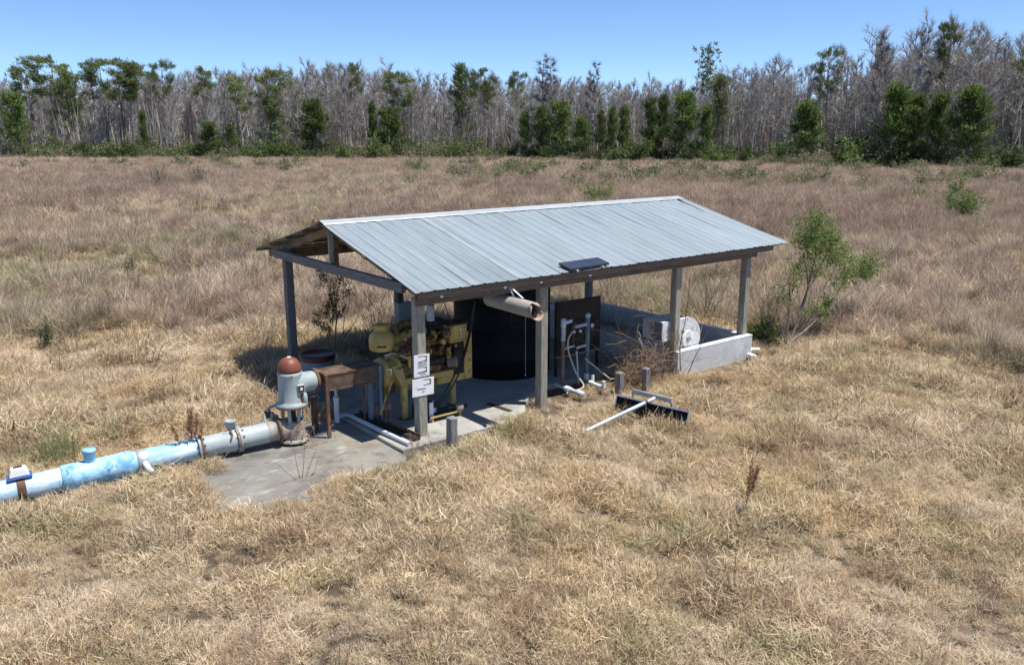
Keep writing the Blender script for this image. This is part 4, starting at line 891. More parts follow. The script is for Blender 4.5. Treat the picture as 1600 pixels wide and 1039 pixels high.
def scatter(name, var, P_, rot, scl, idx):
    c, nv = var
    me = bpy.data.meshes.new(name); n = len(P_)
    me.vertices.add(n); me.vertices.foreach_set('co', np.asarray(P_, np.float32).ravel())
    for nm, ty, dat in (('rot', 'FLOAT_VECTOR', rot), ('scl', 'FLOAT_VECTOR', scl)):
        at = me.attributes.new(nm, ty, 'POINT'); at.data.foreach_set('vector', np.asarray(dat, np.float32).ravel())
    at = me.attributes.new('idx', 'INT', 'POINT'); at.data.foreach_set('value', np.asarray(idx, np.int32))
    ob = bpy.data.objects.new(name, me); COL.objects.link(ob)
    ng = bpy.data.node_groups.new(name+'_nodes', 'GeometryNodeTree')
    ng.interface.new_socket('Geometry', in_out='INPUT', socket_type='NodeSocketGeometry'); ng.interface.new_socket('Geometry', in_out='OUTPUT', socket_type='NodeSocketGeometry')
    N_ = ng.nodes; gi, go = N_.new('NodeGroupInput'), N_.new('NodeGroupOutput')
    ci = N_.new('GeometryNodeCollectionInfo'); ci.inputs['Collection'].default_value = c; ci.inputs['Separate Children'].default_value = True; ci.inputs['Reset Children'].default_value = True
    ip_ = N_.new('GeometryNodeInstanceOnPoints'); ip_.inputs['Pick Instance'].default_value = True
    def att(nm, ty):
        a_ = N_.new('GeometryNodeInputNamedAttribute'); a_.data_type = ty; a_.inputs['Name'].default_value = nm; return a_.outputs['Attribute']
    er = N_.new('FunctionNodeEulerToRotation'); lk = ng.links.new
    lk(gi.outputs[0], ip_.inputs['Points']); lk(ci.outputs[0], ip_.inputs['Instance']); lk(att('idx', 'INT'), ip_.inputs['Instance Index'])
    lk(att('rot', 'FLOAT_VECTOR'), er.inputs[0]); lk(er.outputs[0], ip_.inputs['Rotation']); lk(att('scl', 'FLOAT_VECTOR'), ip_.inputs['Scale']); lk(ip_.outputs[0], go.inputs[0])
    md = ob.modifiers.new('scatter', 'NODES'); md.node_group = ng
    ob['kind'] = 'stuff'; return ob
def field(z0, z1, dens, side=.70, marg=2.):
    n = int(dens*((z1*z1-z0*z0)*side+2*marg*(z1-z0)))
    z = np.sqrt(rng.random(n)*(z1*z1-z0*z0)+z0*z0); l = rng.uniform(-1, 1, n)*(side*z+marg)
    fh = FW[:2]/np.linalg.norm(FW[:2]); rt2 = RT[:2]
    cz = C[2]; # depth along the view axis on the ground
    g_ = (z-cz*(-FW[2]))/np.linalg.norm(FW[:2])
    return C[0]+fh[0]*g_+rt2[0]*l, C[1]+fh[1]*g_+rt2[1]*l, z, l
def inpoly(x, y, poly):
    r = np.zeros(len(x), bool); j = len(poly)-1
    for i in range(len(poly)):
        (xi, yi), (xj, yj) = poly[i], poly[j]
        r ^= ((yi > y) != (yj > y)) & (x < (xj-xi)*(y-yi)/(yj-yi+1e-12)+xi); j = i
    return r
qq0, qq1 = np.array(q0)[:2], np.array(on(7.2))[:2]
def clear(x, y):
    wob = (vnoise(x, y, .5, 3)-.5)*.34
    k = inpoly(x, y+wob, [(-.5, -.20), (.9, -.16), (1.5, -.02), (2.0, .05), (2.5, .5), (3.2, .62), (4.6, .45), (5.9, .35), (5.9, 4.6), (1.2, 4.5), (.6, 3.6), (-.5, 3.5)])
    k |= inpoly(x+wob, y+wob, [(-2.9, .85), (-3.0, -.48), (-2.2, -.62), (-1.2, -.46), (-.4, -.25), (-.4, 2.2), (-1.9, 2.1), (-2.3, 1.75), (-2.8, 1.5)])
    k |= inpoly(x, y, [(5.8, .0), (8.3, .0), (8.3, 5.26), (5.8, 5.26)])
    dv = qq1-qq0; t = np.clip(((x-qq0[0])*dv[0]+(y-qq0[1])*dv[1])/(dv@dv), 0, 1)
    k |= np.hypot(x-qq0[0]-dv[0]*t, y-qq0[1]-dv[1]*t) < .17
    return ~k
def lay(name, var, x, y, smin, smax, tilt=.15, idx=None, sy=None, hk=1.):
    n = len(x); s = rng.uniform(smin, smax, n) if sy is None else sy
    rot = np.stack([rng.normal(0, tilt, n), rng.normal(0, tilt, n), rng.uniform(0, 6.28, n)], 1)
    hz = s*rng.uniform(.8, 1.2, n)*hk
    return scatter(name, var, np.stack([x, y, np.zeros(n)], 1), rot, np.stack([s, s, hz], 1), rng.integers(0, var[1], n) if idx is None else idx)
straw = [M['straw']]
vA = variants('matted_tuft', [lambda k=k: [tuft(330, .26, (.05, .19), (12, 95), .0085, .28, .12, True)] for k in range(5)]+
              [lambda k=k: [tuft(210, .15, (.09, .26), (5, 62), .0068, .6, .06, True)] for k in range(3)]+
              [lambda k=k: [tuft(190, .28, (.09, .25), (50, 92), .008, .15, .16, True)] for k in range(3)], straw)
vB = variants('bunch_tuft', [lambda k=k: [tuft(170, .16, (.30, .85), (3, 42), .010, .55)] for k in range(4)]+
              [lambda k=k: [tuft(150, .30, (.25, .7), (15, 75), .010, .6, .15)] for k in range(4)], [M['bunch']])
def brushy():
    v, f = tuft(60, .35, (.7, 1.35), (2, 28), .012, .25)
    v2, f2 = tuft(190, .42, (.2, .5), (5, 60), .012, .3, 1.0)
    V = np.concatenate([v, v2]); return [(V, f+[tuple(i+len(v) for i in q) for q in f2])]
vC = variants('brush_clump', [brushy for k in range(5)], [M['brush']])
vD = variants('low_clump', [lambda k=k: [tuft(150, .3, (.06, .22), (10, 80), .012, .6)] for k in range(3)], [M['lowgreen']])

def Y_b(y): return (y > -1.2) & (y < 1.5)
# near sward: matted straw
xs_, ys_, ss_ = [], [], []
for z0, z1, dn, s0, s1 in ((5.6, 9.5, 85, .50, .80), (9.5, 12, 62, .62, 1.0), (12, 20, 46, .75, 1.2), (20, 34, 20, 1.0, 1.6), (34, 60, 5.0, 1.4, 2.2)):
    x, y, z, l = field(z0, z1, dn)
    # the golden sward gives way to grey bunch grass away from the shed
    gold = vnoise(x, y, 5., 5)*7-3.5+np.interp(l/z, [-.7, -.35, 0, .35, .7], [18.5, 18.5, 20, 21, 15.5])
    keep = clear(x, y) & ((z < gold) | (rng.random(len(x)) < .16)) 
    tn = np.clip((vnoise(x, y, .75, 9)-.28)/.44, 0, 1); tus = .50+.95*tn; keep &= rng.random(len(x)) < .52+.7*np.clip((vnoise(x, y, .42, 10, 2)-.25)/.4, 0, 1)
    xs_.append(x[keep]); ys_.append(y[keep]); ss_.append((rng.uniform(s0, s1, len(x))*tus)[keep])
X_, Y_, S_ = np.concatenate(xs_), np.concatenate(ys_), np.concatenate(ss_)
low = (Y_ < .9) & (Y_ > -1.3) & (X_ > -3.4) & (X_ < 8.6)      # trampled low along the slab and the wall
S_ = np.where(low, S_*(.52+.48*np.clip((-Y_-.15)/.9, 0, 1)), S_)
lay('dry_grass', vA, X_, Y_, 0, 0, .22, sy=S_)
xs_, ys_, ss_, hs_ = [], [], [], []; gx_, gy_ = [], []; bx_, by_, bs_, bh_ = [], [], [], []
for z0, z1, dn, s0, s1 in ((11, 24, 15, .7, 1.05), (24, 45, 8.5, .8, 1.25), (45, 80, 3.6, 1.1, 1.7), (80, 168, 1.35, 1.6, 2.4)):
    x, y, z, l = field(z0, z1, dn)
    gold = vnoise(x, y, 5., 5)*7-3.5+np.interp(l/z, [-.7, -.35, 0, .35, .7], [18.5, 18.5, 20, 21, 15.5])
    ok = clear(x, y) & (z > gold-1.)
    dens = vnoise(x, y, 3.2, 21); u = l/z
    band = vnoise(x, y, 20., 31)+.22*np.clip((z-52)/30, -1, 1)-.16*np.clip((z-120)/20, 0, 2)+.12*np.clip(u-.1, 0, .5)
    green = (vnoise(x, y, 9., 41) > .50) & (z > 23) & (z < 55) & (u < .05)
    ch = rng.random(len(x))
    isb = ok & (rng.random(len(x)) < np.clip((band-.43)/.26, .03, .58)) & (z > 19)
    isg = ok & green & ~isb & (ch < .8)
    ish = ok & ~isb & ~isg & (rng.random(len(x)) < .45+.9*dens)
    xs_.append(x[ish]); ys_.append(y[ish]); ss_.append((rng.uniform(s0, s1, len(x))*(.30+.85*np.clip((vnoise(x, y, 1.5, 51, 2)-.25)/.5, 0, 1)))[ish])
    hs_.append(np.full(ish.sum(), min(1.15, 1.0/s0))); bh_.append(np.full(isb.sum(), .9 if z0 < 60 else .62))
    gx_.append(x[isg]); gy_.append(y[isg]); bx_.append(x[isb]); by_.append(y[isb]); bs_.append((rng.uniform(.62, 1.05, len(x))*(.5+.5*s0)*(.6+.7*vnoise(x, y, 4., 61)))[isb])
for z0, z1, dn, s0, s1 in ((16, 34, .55, 1.15, 1.9), (34, 75, .22, 1.5, 2.4)):
    x, y, z, l = field(z0, z1, dn); gold = vnoise(x, y, 5., 5)*7-3.5+np.interp(l/z, [-.7, -.35, 0, .35, .7], [18.5, 18.5, 20, 21, 15.5])
    k = clear(x, y) & (z > gold) & (rng.random(len(x)) < 1.6*vnoise(x, y, 6., 71)-.25)
    for q in range(3):
        xs_.append(x[k]+rng.normal(0, .16, k.sum())); ys_.append(y[k]+rng.normal(0, .16, k.sum())); ss_.append(rng.uniform(s0, s1, k.sum())*.72); hs_.append(np.full(k.sum(), .85))
lay('bunch_grass', vB, np.concatenate(xs_), np.concatenate(ys_), 0, 0, .12, sy=np.concatenate(ss_), hk=np.concatenate(hs_))
lay('green_groundcover', vD, np.concatenate(gx_), np.concatenate(gy_), .9, 1.6)
lay('brown_brush', vC, np.concatenate(bx_), np.concatenate(by_), 0, 0, .08, sy=np.concatenate(bs_), hk=np.concatenate(bh_))

# taller dry weeds and seed stalks standing in drifts
def stalks():
    v, f = tuft(9, .12, (.3, .62), (2, 24), .008, .2); v2, f2 = tuft(60, .13, (.03, .09), (10, 70), .008, .3, .5)
    return [join([(v, f), (v2, f2)])[:2]]
vE = variants('weed_clump', [stalks for k in range(5)], [M['weeds']])
X_, Y_, S_ = [], [], []
for z0, z1, dn, s0, s1 in ((5.6, 16, 1.6, .45, .95), (16, 40, 1.5, .8, 1.6), (40, 90, .7, 1.2, 2.2)):
    x, y, z, l = field(z0, z1, dn); k = clear(x, y) & (vnoise(x, y, 2.6, 81)+.2*vnoise(x, y, 9., 82) > .62) & ~((Y_b(y)) & (x > -3) & (x < 8.5))
    X_.append(x[k]); Y_.append(y[k]); S_.append(rng.uniform(s0, s1, k.sum()))
lay('dry_weeds', vE, np.concatenate(X_), np.concatenate(Y_), 0, 0, .12, sy=np.concatenate(S_))

# ------------------------------------------------------------------ trees
def leafquads(cen, L, w, n_dir=None, up=.0, tri=True):
    """one little blade per centre; directions random with an upward drift"""
    n = len(cen); d = rng.normal(0, 1, (n, 3)); d[:, 2] += up; d /= np.linalg.norm(d, axis=1)[:, None]
    if n_dir is not None: d = d*.55+n_dir; d /= np.linalg.norm(d, axis=1)[:, None]
    s_ = np.cross(d, rng.normal(0, 1, (n, 3))); s_ /= np.linalg.norm(s_, axis=1)[:, None]
    ll = (rng.uniform(.6, 1.2, n)*L)[:, None]; ww = (rng.uniform(.6, 1.2, n)*w)[:, None]/2
    if tri:
        V = np.stack([cen-s_*ww, cen+s_*ww, cen+d*ll], 1).reshape(-1, 3); F_ = np.arange(3*n).reshape(-1, 3)
    else:
        V = np.stack([cen-d*ll/2, cen+s_*ww, cen+d*ll/2, cen-s_*ww], 1).reshape(-1, 3); F_ = np.arange(4*n).reshape(-1, 4)
    return V, F_.tolist()
class Br:      # limbs as tapered three- to six-sided tubes
    def __init__(s): s.v, s.f = [], []
    def limb(s, pts, r0, r1, n=5):
        pts = np.asarray(pts, float); o_ = len(s.v)
        for k, p in enumerate(pts):
            d = pts[min(k+1, len(pts)-1)]-pts[max(k-1, 0)]; d /= np.linalg.norm(d)+1e-9
            x = np.cross(d, [.3, .9, .2]); x /= np.linalg.norm(x); y = np.cross(d, x); r = r0+(r1-r0)*k/(len(pts)-1)
            for i in range(n): s.v.append(p+(x*math.cos(2*math.pi*i/n)+y*math.sin(2*math.pi*i/n))*r)
        for k in range(len(pts)-1):
            for i in range(n): s.f.append((o_+k*n+i, o_+k*n+(i+1) % n, o_+(k+1)*n+(i+1) % n, o_+(k+1)*n+i))
    def mesh(s, name, mat): return arr_mesh(name, [tuple(q) for q in s.v], s.f, [M[mat]], smooth=True)
def wander(p, d, L, n, wob, up=0.):
    pts = [np.array(p, float)]; d = np.array(d, float)
    for k in range(n):
        d = d+rng.normal(0, wob, 3)+np.array([0, 0, up]); d /= np.linalg.norm(d); pts.append(pts[-1]+d*L/n)
    return pts
def bare_tree(h, spread, lowest, nl, seedmat='twig', narrow=False):
    b = Br(); tw = []; td = []
    lean = rng.normal(0, .02, 2)
    tp = [np.array([lean[0]*h*t+rng.normal(0, .05), lean[1]*h*t+rng.normal(0, .05), h*t-.2*(t == 0)]) for t in np.linspace(0, .95, 8)]
    b.limb(tp, .012*h, .0022*h, 6)
    def at(t): i = min(int(t*7), 6); return tp[i]+(tp[i+1]-tp[i])*(t*7-i)
    for k in range(nl):
        t = lowest+(1-lowest)*(k+rng.random())/nl; t = min(t, .99); a = rng.random()*6.28
        el = rng.uniform(.5, 1.12) if not narrow else rng.uniform(-.1, .35)
        ln = spread*h*(1.15-.75*(t-lowest)/(1-lowest))*rng.uniform(.6, 1.1)
        if narrow: ln = spread*h*(1-(t-lowest)/(1-lowest)*.8)*rng.uniform(.6, 1.1)
        d = np.array([math.cos(a)*math.cos(el), math.sin(a)*math.cos(el), math.sin(el)])
        lp = wander(at(t), d, ln, 4, .12, .05); b.limb(lp, .005*h*(1.1-t*.6), .0014*h, 4)
        for j in range(7):
            q = lp[1+j*3//7]+(lp[min(2+j*3//7, 4)]-lp[1+j*3//7])*rng.random()
            d2 = d+rng.normal(0, .55, 3)+[0, 0, .3]; sp_ = wander(q, d2/np.linalg.norm(d2), ln*rng.uniform(.3, .55), 3, .15, .04); b.limb(sp_, .0018*h, .0008*h, 3)
            for m_ in range(7):
                i = rng.integers(0, 3); tw.append(sp_[i]+(sp_[i+1]-sp_[i])*rng.random()); dd_ = d2/np.linalg.norm(d2)+np.array([0, 0, .35]); td.append(dd_/np.linalg.norm(dd_))
    V, F_ = leafquads(np.array(tw), h*.062, .042, np.array(td))
    return b.mesh('trunk', 'greybark'), arr_mesh('crown', V, F_, [M[seedmat]])
def pine(h, w, base, young=True, mat='needles'):
    b = Br(); cen = []; nd = []
    tp = [np.array([rng.normal(0, .04), rng.normal(0, .04), h*t-.2*(t == 0)]) for t in np.linspace(0, .97, 6)]
    b.limb(tp, .012*h+.04, .02, 6)
    nb = 34 if young else 15
    for k in range(nb):
        u = (k+rng.random())/nb; t = base+(1-base)*u; a = rng.random()*6.28
        if young: rr = w/2*(1.05-u)**.6*rng.uniform(.4, 1.15); el = .25+.7*u
        else: rr = w/2*math.sin(math.pi*(.25+.62*u))*rng.uniform(.5, 1.15); el = rng.uniform(.1, .6)
        p = np.array([0, 0, h*t*.95]); d = np.array([math.cos(a)*math.cos(el), math.sin(a)*math.cos(el), math.sin(el)])
        lp = wander(p, d, max(rr/math.cos(el), .3), 3, .12, .05); b.limb(lp, .03*h/10+.01, .012, 3)
        sp_ = .16*w/4+.06 if young else .34
        for j in range(6 if young else 12):
            q = (lp[1+j % 3] if young else lp[2+j % 2])+rng.normal(0, sp_, 3)*[1, 1, .6 if young else .42]; n_ = int(22*(.35+.65*min(1, u*2))) if young else 20
            cen.append(q+rng.normal(0, .10+.025*w if young else .17, (n_, 3))); dd_ = (q-p)/np.linalg.norm(q-p)*.7+[0, 0, .5]; nd.append(np.tile(dd_, (n_, 1)))
    top = np.array([0, 0, h*.97]); cen.append(top+rng.normal(0, .12, (40, 3))); nd.append(np.tile([0, 0, 1.], (40, 1)))
    V, F_ = leafquads(np.concatenate(cen), .46, .10, np.concatenate(nd))
    return b.mesh('trunk', 'bark'), arr_mesh('crown', V, F_, [M[mat]])
def bush(h, w, mat, nstem=14, nleaf=1500, leaf=.16, stemmat='stem', upright=.5, bottom=.12, thin=1.):
    b = Br(); cen = []
    for k in range(nstem):
        a = rng.random()*6.28; el = math.radians(rng.uniform(38, 88)); ln = h*rng.uniform(.65, 1.05)
        d = np.array([math.cos(a)*math.cos(el)*w/h, math.sin(a)*math.cos(el)*w/h, math.sin(el)]); d /= np.linalg.norm(d)
        lp = wander(rng.normal(0, .05*w, 3)*[1, 1, 0], d, ln, 5, .13, .05*upright); b.limb(lp, (.012+.004*h)*thin, .004*thin, 3)
        for j in range(5):
            i = rng.integers(1, 5); q = lp[i]; d2 = d+rng.normal(0, .6, 3); sp_ = wander(q, d2/np.linalg.norm(d2), ln*.3, 2, .2); b.limb(sp_, (.006+.002*h)*thin, .003*thin, 3)
            m_ = max(1, nleaf//(nstem*5)); t = rng.random((m_, 1)); cen.append(q+(sp_[-1]-q)*t+rng.normal(0, .05*w+.03, (m_, 3)))
    cc = np.concatenate(cen); cc = cc[cc[:, 2] > bottom*h*rng.random(len(cc))]
    V, F_ = leafquads(cc, leaf, leaf*.55, None, .5, False)
    return b.mesh('stems', stemmat), arr_mesh('foliage', V, F_, [M[mat]])
def plant(name, label, cat, pos, meshes, parts, sc=(1, 1, 1), rz=None, group=None):
    t = bpy.data.objects.new(name, None); COL.objects.link(t); t.location = tuple(map(float, pos)); t.scale = tuple(map(float, sc)); t.rotation_euler = (0, 0, rng.random()*6.28 if rz is None else rz); t.empty_display_size = .3
    tag(t, label, cat, group)
    for me, nm in zip(meshes, parts):
        o_ = bpy.data.objects.new(nm, me); COL.objects.link(o_); o_.parent = t
    return t
def Zt(px): return float(np.interp(px, [-200, 400, 800, 1100, 1300, 1600, 1900], [150, 150, 145, 130, 118, 105, 98]))
def skyline(px): return float(np.interp(px, [-100, 0, 150, 250, 350, 430, 540, 620, 700, 800, 900, 1000, 1080, 1140, 1200, 1240, 1285, 1340, 1400, 1450, 1530, 1600, 1750], [122, 124, 122, 114, 112, 103, 98, 107, 114, 120, 122, 128, 122, 106, 84, 97, 92, 58, 42, 33, 38, 48, 50]))
BT = [bare_tree(15, rng.uniform(.17, .25), rng.uniform(.14, .34), 24) for k in range(7)]
CYT = [bare_tree(15, .14, .2, 34, 'darktwig', True) for k in range(2)]
TALL = [pine(15, 5.2, .58, False, 'needles2') for k in range(4)]; YOUNG = [pine(8, 3.6, .08, True) for k in range(4)]; MID = [pine(11, 4., .3, True, 'needles2') for k in range(3)]
TC_ = ('trunk', 'crown')
n = 0
for row, (cnt, dz, lo, hi) in enumerate(((52, 2, .5, .78), (62, 6, .68, .95), (66, 11, .82, 1.0), (62, 17, .86, 1.03))):
    for k in range(cnt):
        px = -110+1820*(k+rng.random())/cnt; Z = Zt(px)+dz+rng.uniform(-2.5, 2.5); h = zat(skyline(px), Z)*rng.uniform(lo, hi)
        plant('bare_tree', 'bare grey tree standing in the leafless wood beyond the field', 'tree', far(px, Z), BT[n % 7], TC_, (rng.uniform(.9, 1.35)*h/15,)*2+(h/15,), group='bare trees of the wood'); n += 1
for px, top, s_, lab in ((845, 84, 1.25, 'tall dark mossy bare tree rising above the wood left of centre'), (858, 90, 1.0, 'slimmer dark mossy bare tree close to the tallest dark one'), (932, 93, .8, 'narrow dark bare tree rising alone above the wood'), (920, 108, .7, 'shorter narrow dark bare tree beside the lone one'), (1362, 48, .8, 'thin dark bare tree spiking over the high wood'), (1428, 40, .7, 'dark slim bare trunk in the highest part of the wood')):
    Z = Zt(px)+1; h = zat(top, Z); plant('dark_bare_tree', lab, 'tree', far(px, Z), CYT[0 if s_ > .9 else 1], TC_, (s_*h/15, s_*h/15, h/15))
# deep wood behind, one mass
cw_ = bpy.data.collections.new('deep_wood_kinds')
for k in range(4):
    a_, b_ = BT[k]; va = np.empty(len(a_.vertices)*3); a_.vertices.foreach_get('co', va); vb_ = np.empty(len(b_.vertices)*3); b_.vertices.foreach_get('co', vb_)
    V, F_, mi = join([(va.reshape(-1, 3), [tuple(p.vertices) for p in a_.polygons]), (vb_.reshape(-1, 3), [tuple(p.vertices) for p in b_.polygons])])
    ob = bpy.data.objects.new(f'deep_wood_{k}', arr_mesh(f'deep_wood_{k}', V, F_, [M['greybark'], M['twig']], midx=mi)); cw_.objects.link(ob)
pts, scs = [], []
for k in range(900):
    px = rng.uniform(-260, 1860); Z = Zt(px)+rng.uniform(20, 75); h = zat(skyline(px)+rng.uniform(4, 45)+float(np.interp(px, [1100, 1350], [0, 45])), Z)
    pts.append(far(px, Z)); s_ = h/15; scs.append((s_*1.1, s_*1.1, s_))
n = len(pts); scatter('deep_wood', (cw_, 4), np.array(pts), np.stack([np.zeros(n), np.zeros(n), rng.uniform(0, 6.28, n)], 1), np.array(scs), rng.integers(0, 4, n))

vT = variants('thicket_clump', [lambda k=k: [tuft(70, 1.3, (1.2, 4.), (0, 32), .05, .2), tuft(10, 1.6, (3., 9.), (0, 12), .11, .12)] for k in range(4)], [M['twig'], M['palestem']])
x, y, sc_ = [], [], []
for k in range(1500):
    px = rng.uniform(-200, 1800); p = far(px, Zt(px)+rng.uniform(1, 60)); x.append(p[0]); y.append(p[1]); sc_.append(rng.uniform(.7, 1.7))
lay('grey_thicket', vT, np.array(x), np.array(y), 0, 0, .03, sy=np.array(sc_))
PINES = [  # px, top y, width px, kind (T tall, Y young, M middle), depth behind the edge, label
 (30, 148, 46, 'Y', -2, 'bushy dark green pine at the far left edge of the wood'),
 (58, 98, 36, 'T', 8, 'tall pine with a small crown, leftmost above the wood'), (97, 89, 52, 'T', 6, 'tall flat topped pine second from the left'), (116, 112, 40, 'M', 4, 'yellowish pine hanging low beside the flat topped pine'),
 (172, 95, 44, 'T', 8, 'left pine of the broad clump of tall pines'), (198, 93, 52, 'T', 5, 'middle pine of the broad clump of tall pines'), (224, 99, 46, 'T', 9, 'right pine of the broad clump of tall pines'), (265, 98, 32, 'T', 12, 'lone slender pine right of the broad clump'),
 (325, 107, 34, 'T', 10, 'thin crowned pine above the grey wood, left of the dark round pine'), (376, 121, 36, 'T', 3, 'dark round crowned pine half up the wood'), (425, 110, 46, 'T', 4, 'tall ragged pine with a long green crown'), (432, 160, 40, 'M', 2, 'lower pine under the ragged tall pine'),
 (230, 176, 17, 'Y', -1, 'thin dark young pine at the foot of the broad clump'), (330, 192, 36, 'Y', -3, 'round young pine at the field edge on the left'), (362, 196, 20, 'Y', -2, 'spindly young pine right of the round one'),
 (493, 160, 50, 'Y', -2, 'stout dark young pine between the ragged pine and the orange bush'), (583, 163, 16, 'Y', 0, 'thin young pine above the orange bush'), (612, 172, 50, 'Y', -1, 'broad young pine behind the orange bush'),
 (626, 113, 46, 'T', 3, 'tall dense pine over the orange bush'), (723, 105, 36, 'M', 5, 'tall narrow pine, left of the pair over the shed ridge'), (752, 109, 28, 'T', 6, 'tall narrow pine, right of the pair over the shed ridge'), (768, 121, 20, 'T', 8, 'thin pine just right of the narrow pair'),
 (821, 178, 24, 'Y', -1, 'outermost left young pine of the dark clump'), (846, 170, 30, 'Y', -2, 'second young pine of the dark clump'), (872, 161, 46, 'Y', -3, 'tallest broad young pine of the dark clump'), (908, 184, 30, 'Y', -3, 'right hand young pine of the dark clump'),
 (937, 176, 20, 'Y', -2, 'small young pine between the two dark clumps, left one'), (955, 171, 18, 'Y', -1, 'small young pine between the two dark clumps, middle one'), (972, 168, 24, 'Y', -2, 'small young pine between the two dark clumps, right one'),
 (1015, 157, 30, 'Y', -3, 'dark young pine left of the paired spires'), (1033, 153, 24, 'Y', -2, 'spire shaped young pine next to the broad one'), (1066, 150, 50, 'Y', -4, 'broad dark young pine below the tall leafy tree'), (1103, 168, 26, 'Y', -3, 'slim young pine right of the broad one'),
 (1255, 162, 54, 'Y', -3, 'cone shaped young pine alone in the grey wood on the right'), (1388, 138, 58, 'Y', -3, 'broad young pine at the left of the big right hand clump'), (1425, 152, 40, 'Y', -2, 'lower young pine inside the big right hand clump'), (1461, 150, 40, 'Y', -3, 'pointed young pine inside the big right hand clump'), (1507, 141, 66, 'Y', -4, 'broadest young pine at the right of the big clump'),
 (1581, 152, 30, 'M', 4, 'pine half hidden in bare trees near the right edge'), (1283, 78, 34, 'T', 6, 'small pine crown topping the grey wood on the right'), (557, 101, 22, 'T', 9, 'small pine crown on the skyline left of centre'), (808, 113, 26, 'T', 12, 'rounded pine crown on the skyline beside the mossy tree'), (1462, 38, 30, 'T', 7, 'green crown high among the tallest bare trees'), (1596, 72, 40, 'T', 6, 'tall pine cut by the right edge'), (1118, 120, 40, 'M', 6, 'yellowish pine behind the tall leafy tree')]
for i, (px, top, wpx, kd, dz, lab) in enumerate(PINES):
    Z = Zt(px)+dz; h = zat(top, Z); w = wpx*Z/F; ms, h0, w0 = {'T': (TALL, 15, 5.2), 'Y': (YOUNG, 8, 3.6), 'M': (MID, 11, 4.)}[kd]
    plant('pine_tree', lab, 'tree', far(px, Z), ms[i % len(ms)], TC_, (w/w0*1.4, w/w0*1.4, h/h0))
# the tall thin leafy tree
b = Br(); Z = Zt(1098)-1; h = zat(79, Z); cen = []
tp = [np.array([rng.normal(0, .05), rng.normal(0, .05), h*t]) for t in np.linspace(0, .98, 8)]; b.limb(tp, .16, .03, 6)
for k in range(15):
    t = .60+.39*k/15; a = k*2.4; lp = wander([0, 0, h*t], [math.cos(a), math.sin(a), .75], h*.13*(1.15-.5*(t-.6)/.4)*rng.uniform(.7, 1.1), 3, .1); b.limb(lp, .05, .02, 3)
    for j in range(7): cen.append(lp[1+j % 3]+rng.normal(0, .28, 3)+rng.normal(0, .16, (16, 3)))
V, F_ = leafquads(np.concatenate(cen), .34, .2, None, .3, False)
plant('leafy_tree', 'tall thin tree with an open leafy crown standing out against the sky', 'tree', far(1098, Z), (b.mesh('trunk', 'greybark'), arr_mesh('crown', V, F_, [M['needles2']])), TC_)

# undergrowth along the wood
SF = ('stems', 'foliage')
UB = [bush(2.8, 3.0, 'darkleaf', 14, 1100, .26), bush(2.4, 3.4, 'olive', 14, 900, .26), bush(3.0, 2.8, 'needles', 14, 900, .26), bush(2.2, 3.4, 'olive', 12, 600, .26)]
for k in range(170):
    px = -90+1780*(k+rng.random())/150; Z = Zt(px)-rng.uniform(0, 7); s_ = .35+1.5*float(np.clip((vnoise(np.array([px]), np.array([0.]), 60., 5)[0]-.22)/.5, 0, 1))*rng.uniform(.6, 1.1)
    if s_ < .62: continue
    plant('undergrowth_bush', 'low green bush at the foot of the wood', 'bush', far(px, Z), UB[rng.integers(0, 4)], SF, (s_*1.2, s_*1.2, s_), group='bushes at the foot of the wood')
FB = [bush(1.7, 2.4, 'olive', 14, 800, .17), bush(1.5, 2.2, 'olive', 14, 700, .16), bush(1.6, 1.6, 'needles2', 12, 700, .15)]
for k in range(120):
    px = rng.uniform(640, 1690) if k < 100 else rng.uniform(-60, 640); y_ = rng.uniform(246, 290) if k < 100 else rng.uniform(243, 262); Z = 1300*4.66/(y_+9-208)
    if Z > Zt(px)-3: Z = Zt(px)-4-rng.random()*12
    s_ = rng.uniform(.8, 1.5); plant('field_bush', 'small olive bush scattered in the brown brush before the wood', 'bush', far(px, Z), FB[rng.integers(0, 3)], SF, (s_, s_, s_*.9), group='bushes in the brown brush')
def fbush(name, label, px, ybase, hpx, wpx, mat, cat='bush', **kw):
    Z = 1300*4.66/(ybase-208); h = hpx*Z/F*1.03; w = wpx*Z/F
    return plant(name, label, cat, far(px, Z), bush(h, w, mat, **kw), SF, rz=0)
fbush('green_bush', 'bright green bush showing just over the shed ridge', 938, 325, 58, 66, 'leaf', nleaf=2600, leaf=.10, nstem=22)
fbush('grey_green_bush', 'dark grey-green bush in the brush on the left', 248, 296, 46, 44, 'olive', nleaf=500, leaf=.10, nstem=30)
fbush('grey_green_bush', 'smaller twiggy bush right of the dark grey-green one', 312, 292, 40, 34, 'olive', nleaf=350, leaf=.10, nstem=26)
fbush('green_bush', 'round fresh green bush in the brush on the right', 1496, 352, 62, 56, 'leaf', nleaf=4200, leaf=.10, nstem=26)
fbush('green_sapling', 'small bright green sapling behind the round green bush', 1492, 318, 52, 20, 'leaf', nleaf=900, leaf=.14, nstem=6)
fbush('green_sapling', 'tiny bright green sapling left of the round bush', 1440, 318, 34, 16, 'leaf', nleaf=300, leaf=.12, nstem=5)
fbush('green_sapling', 'tiny dark green pine seedling above the shed ridge, left of centre', 815, 284, 24, 14, 'darkleaf', nleaf=300, leaf=.16, nstem=5)
fbush('green_sapling', 'low green seedling in the brown brush over the roof', 742, 282, 26, 30, 'leaf', nleaf=350, leaf=.16, nstem=6)
fbush('small_shrub', 'small dark green shrub among grey grass on the left', 74, 538, 58, 34, 'darkleaf', nleaf=650, leaf=.055, nstem=7, cat='shrub')
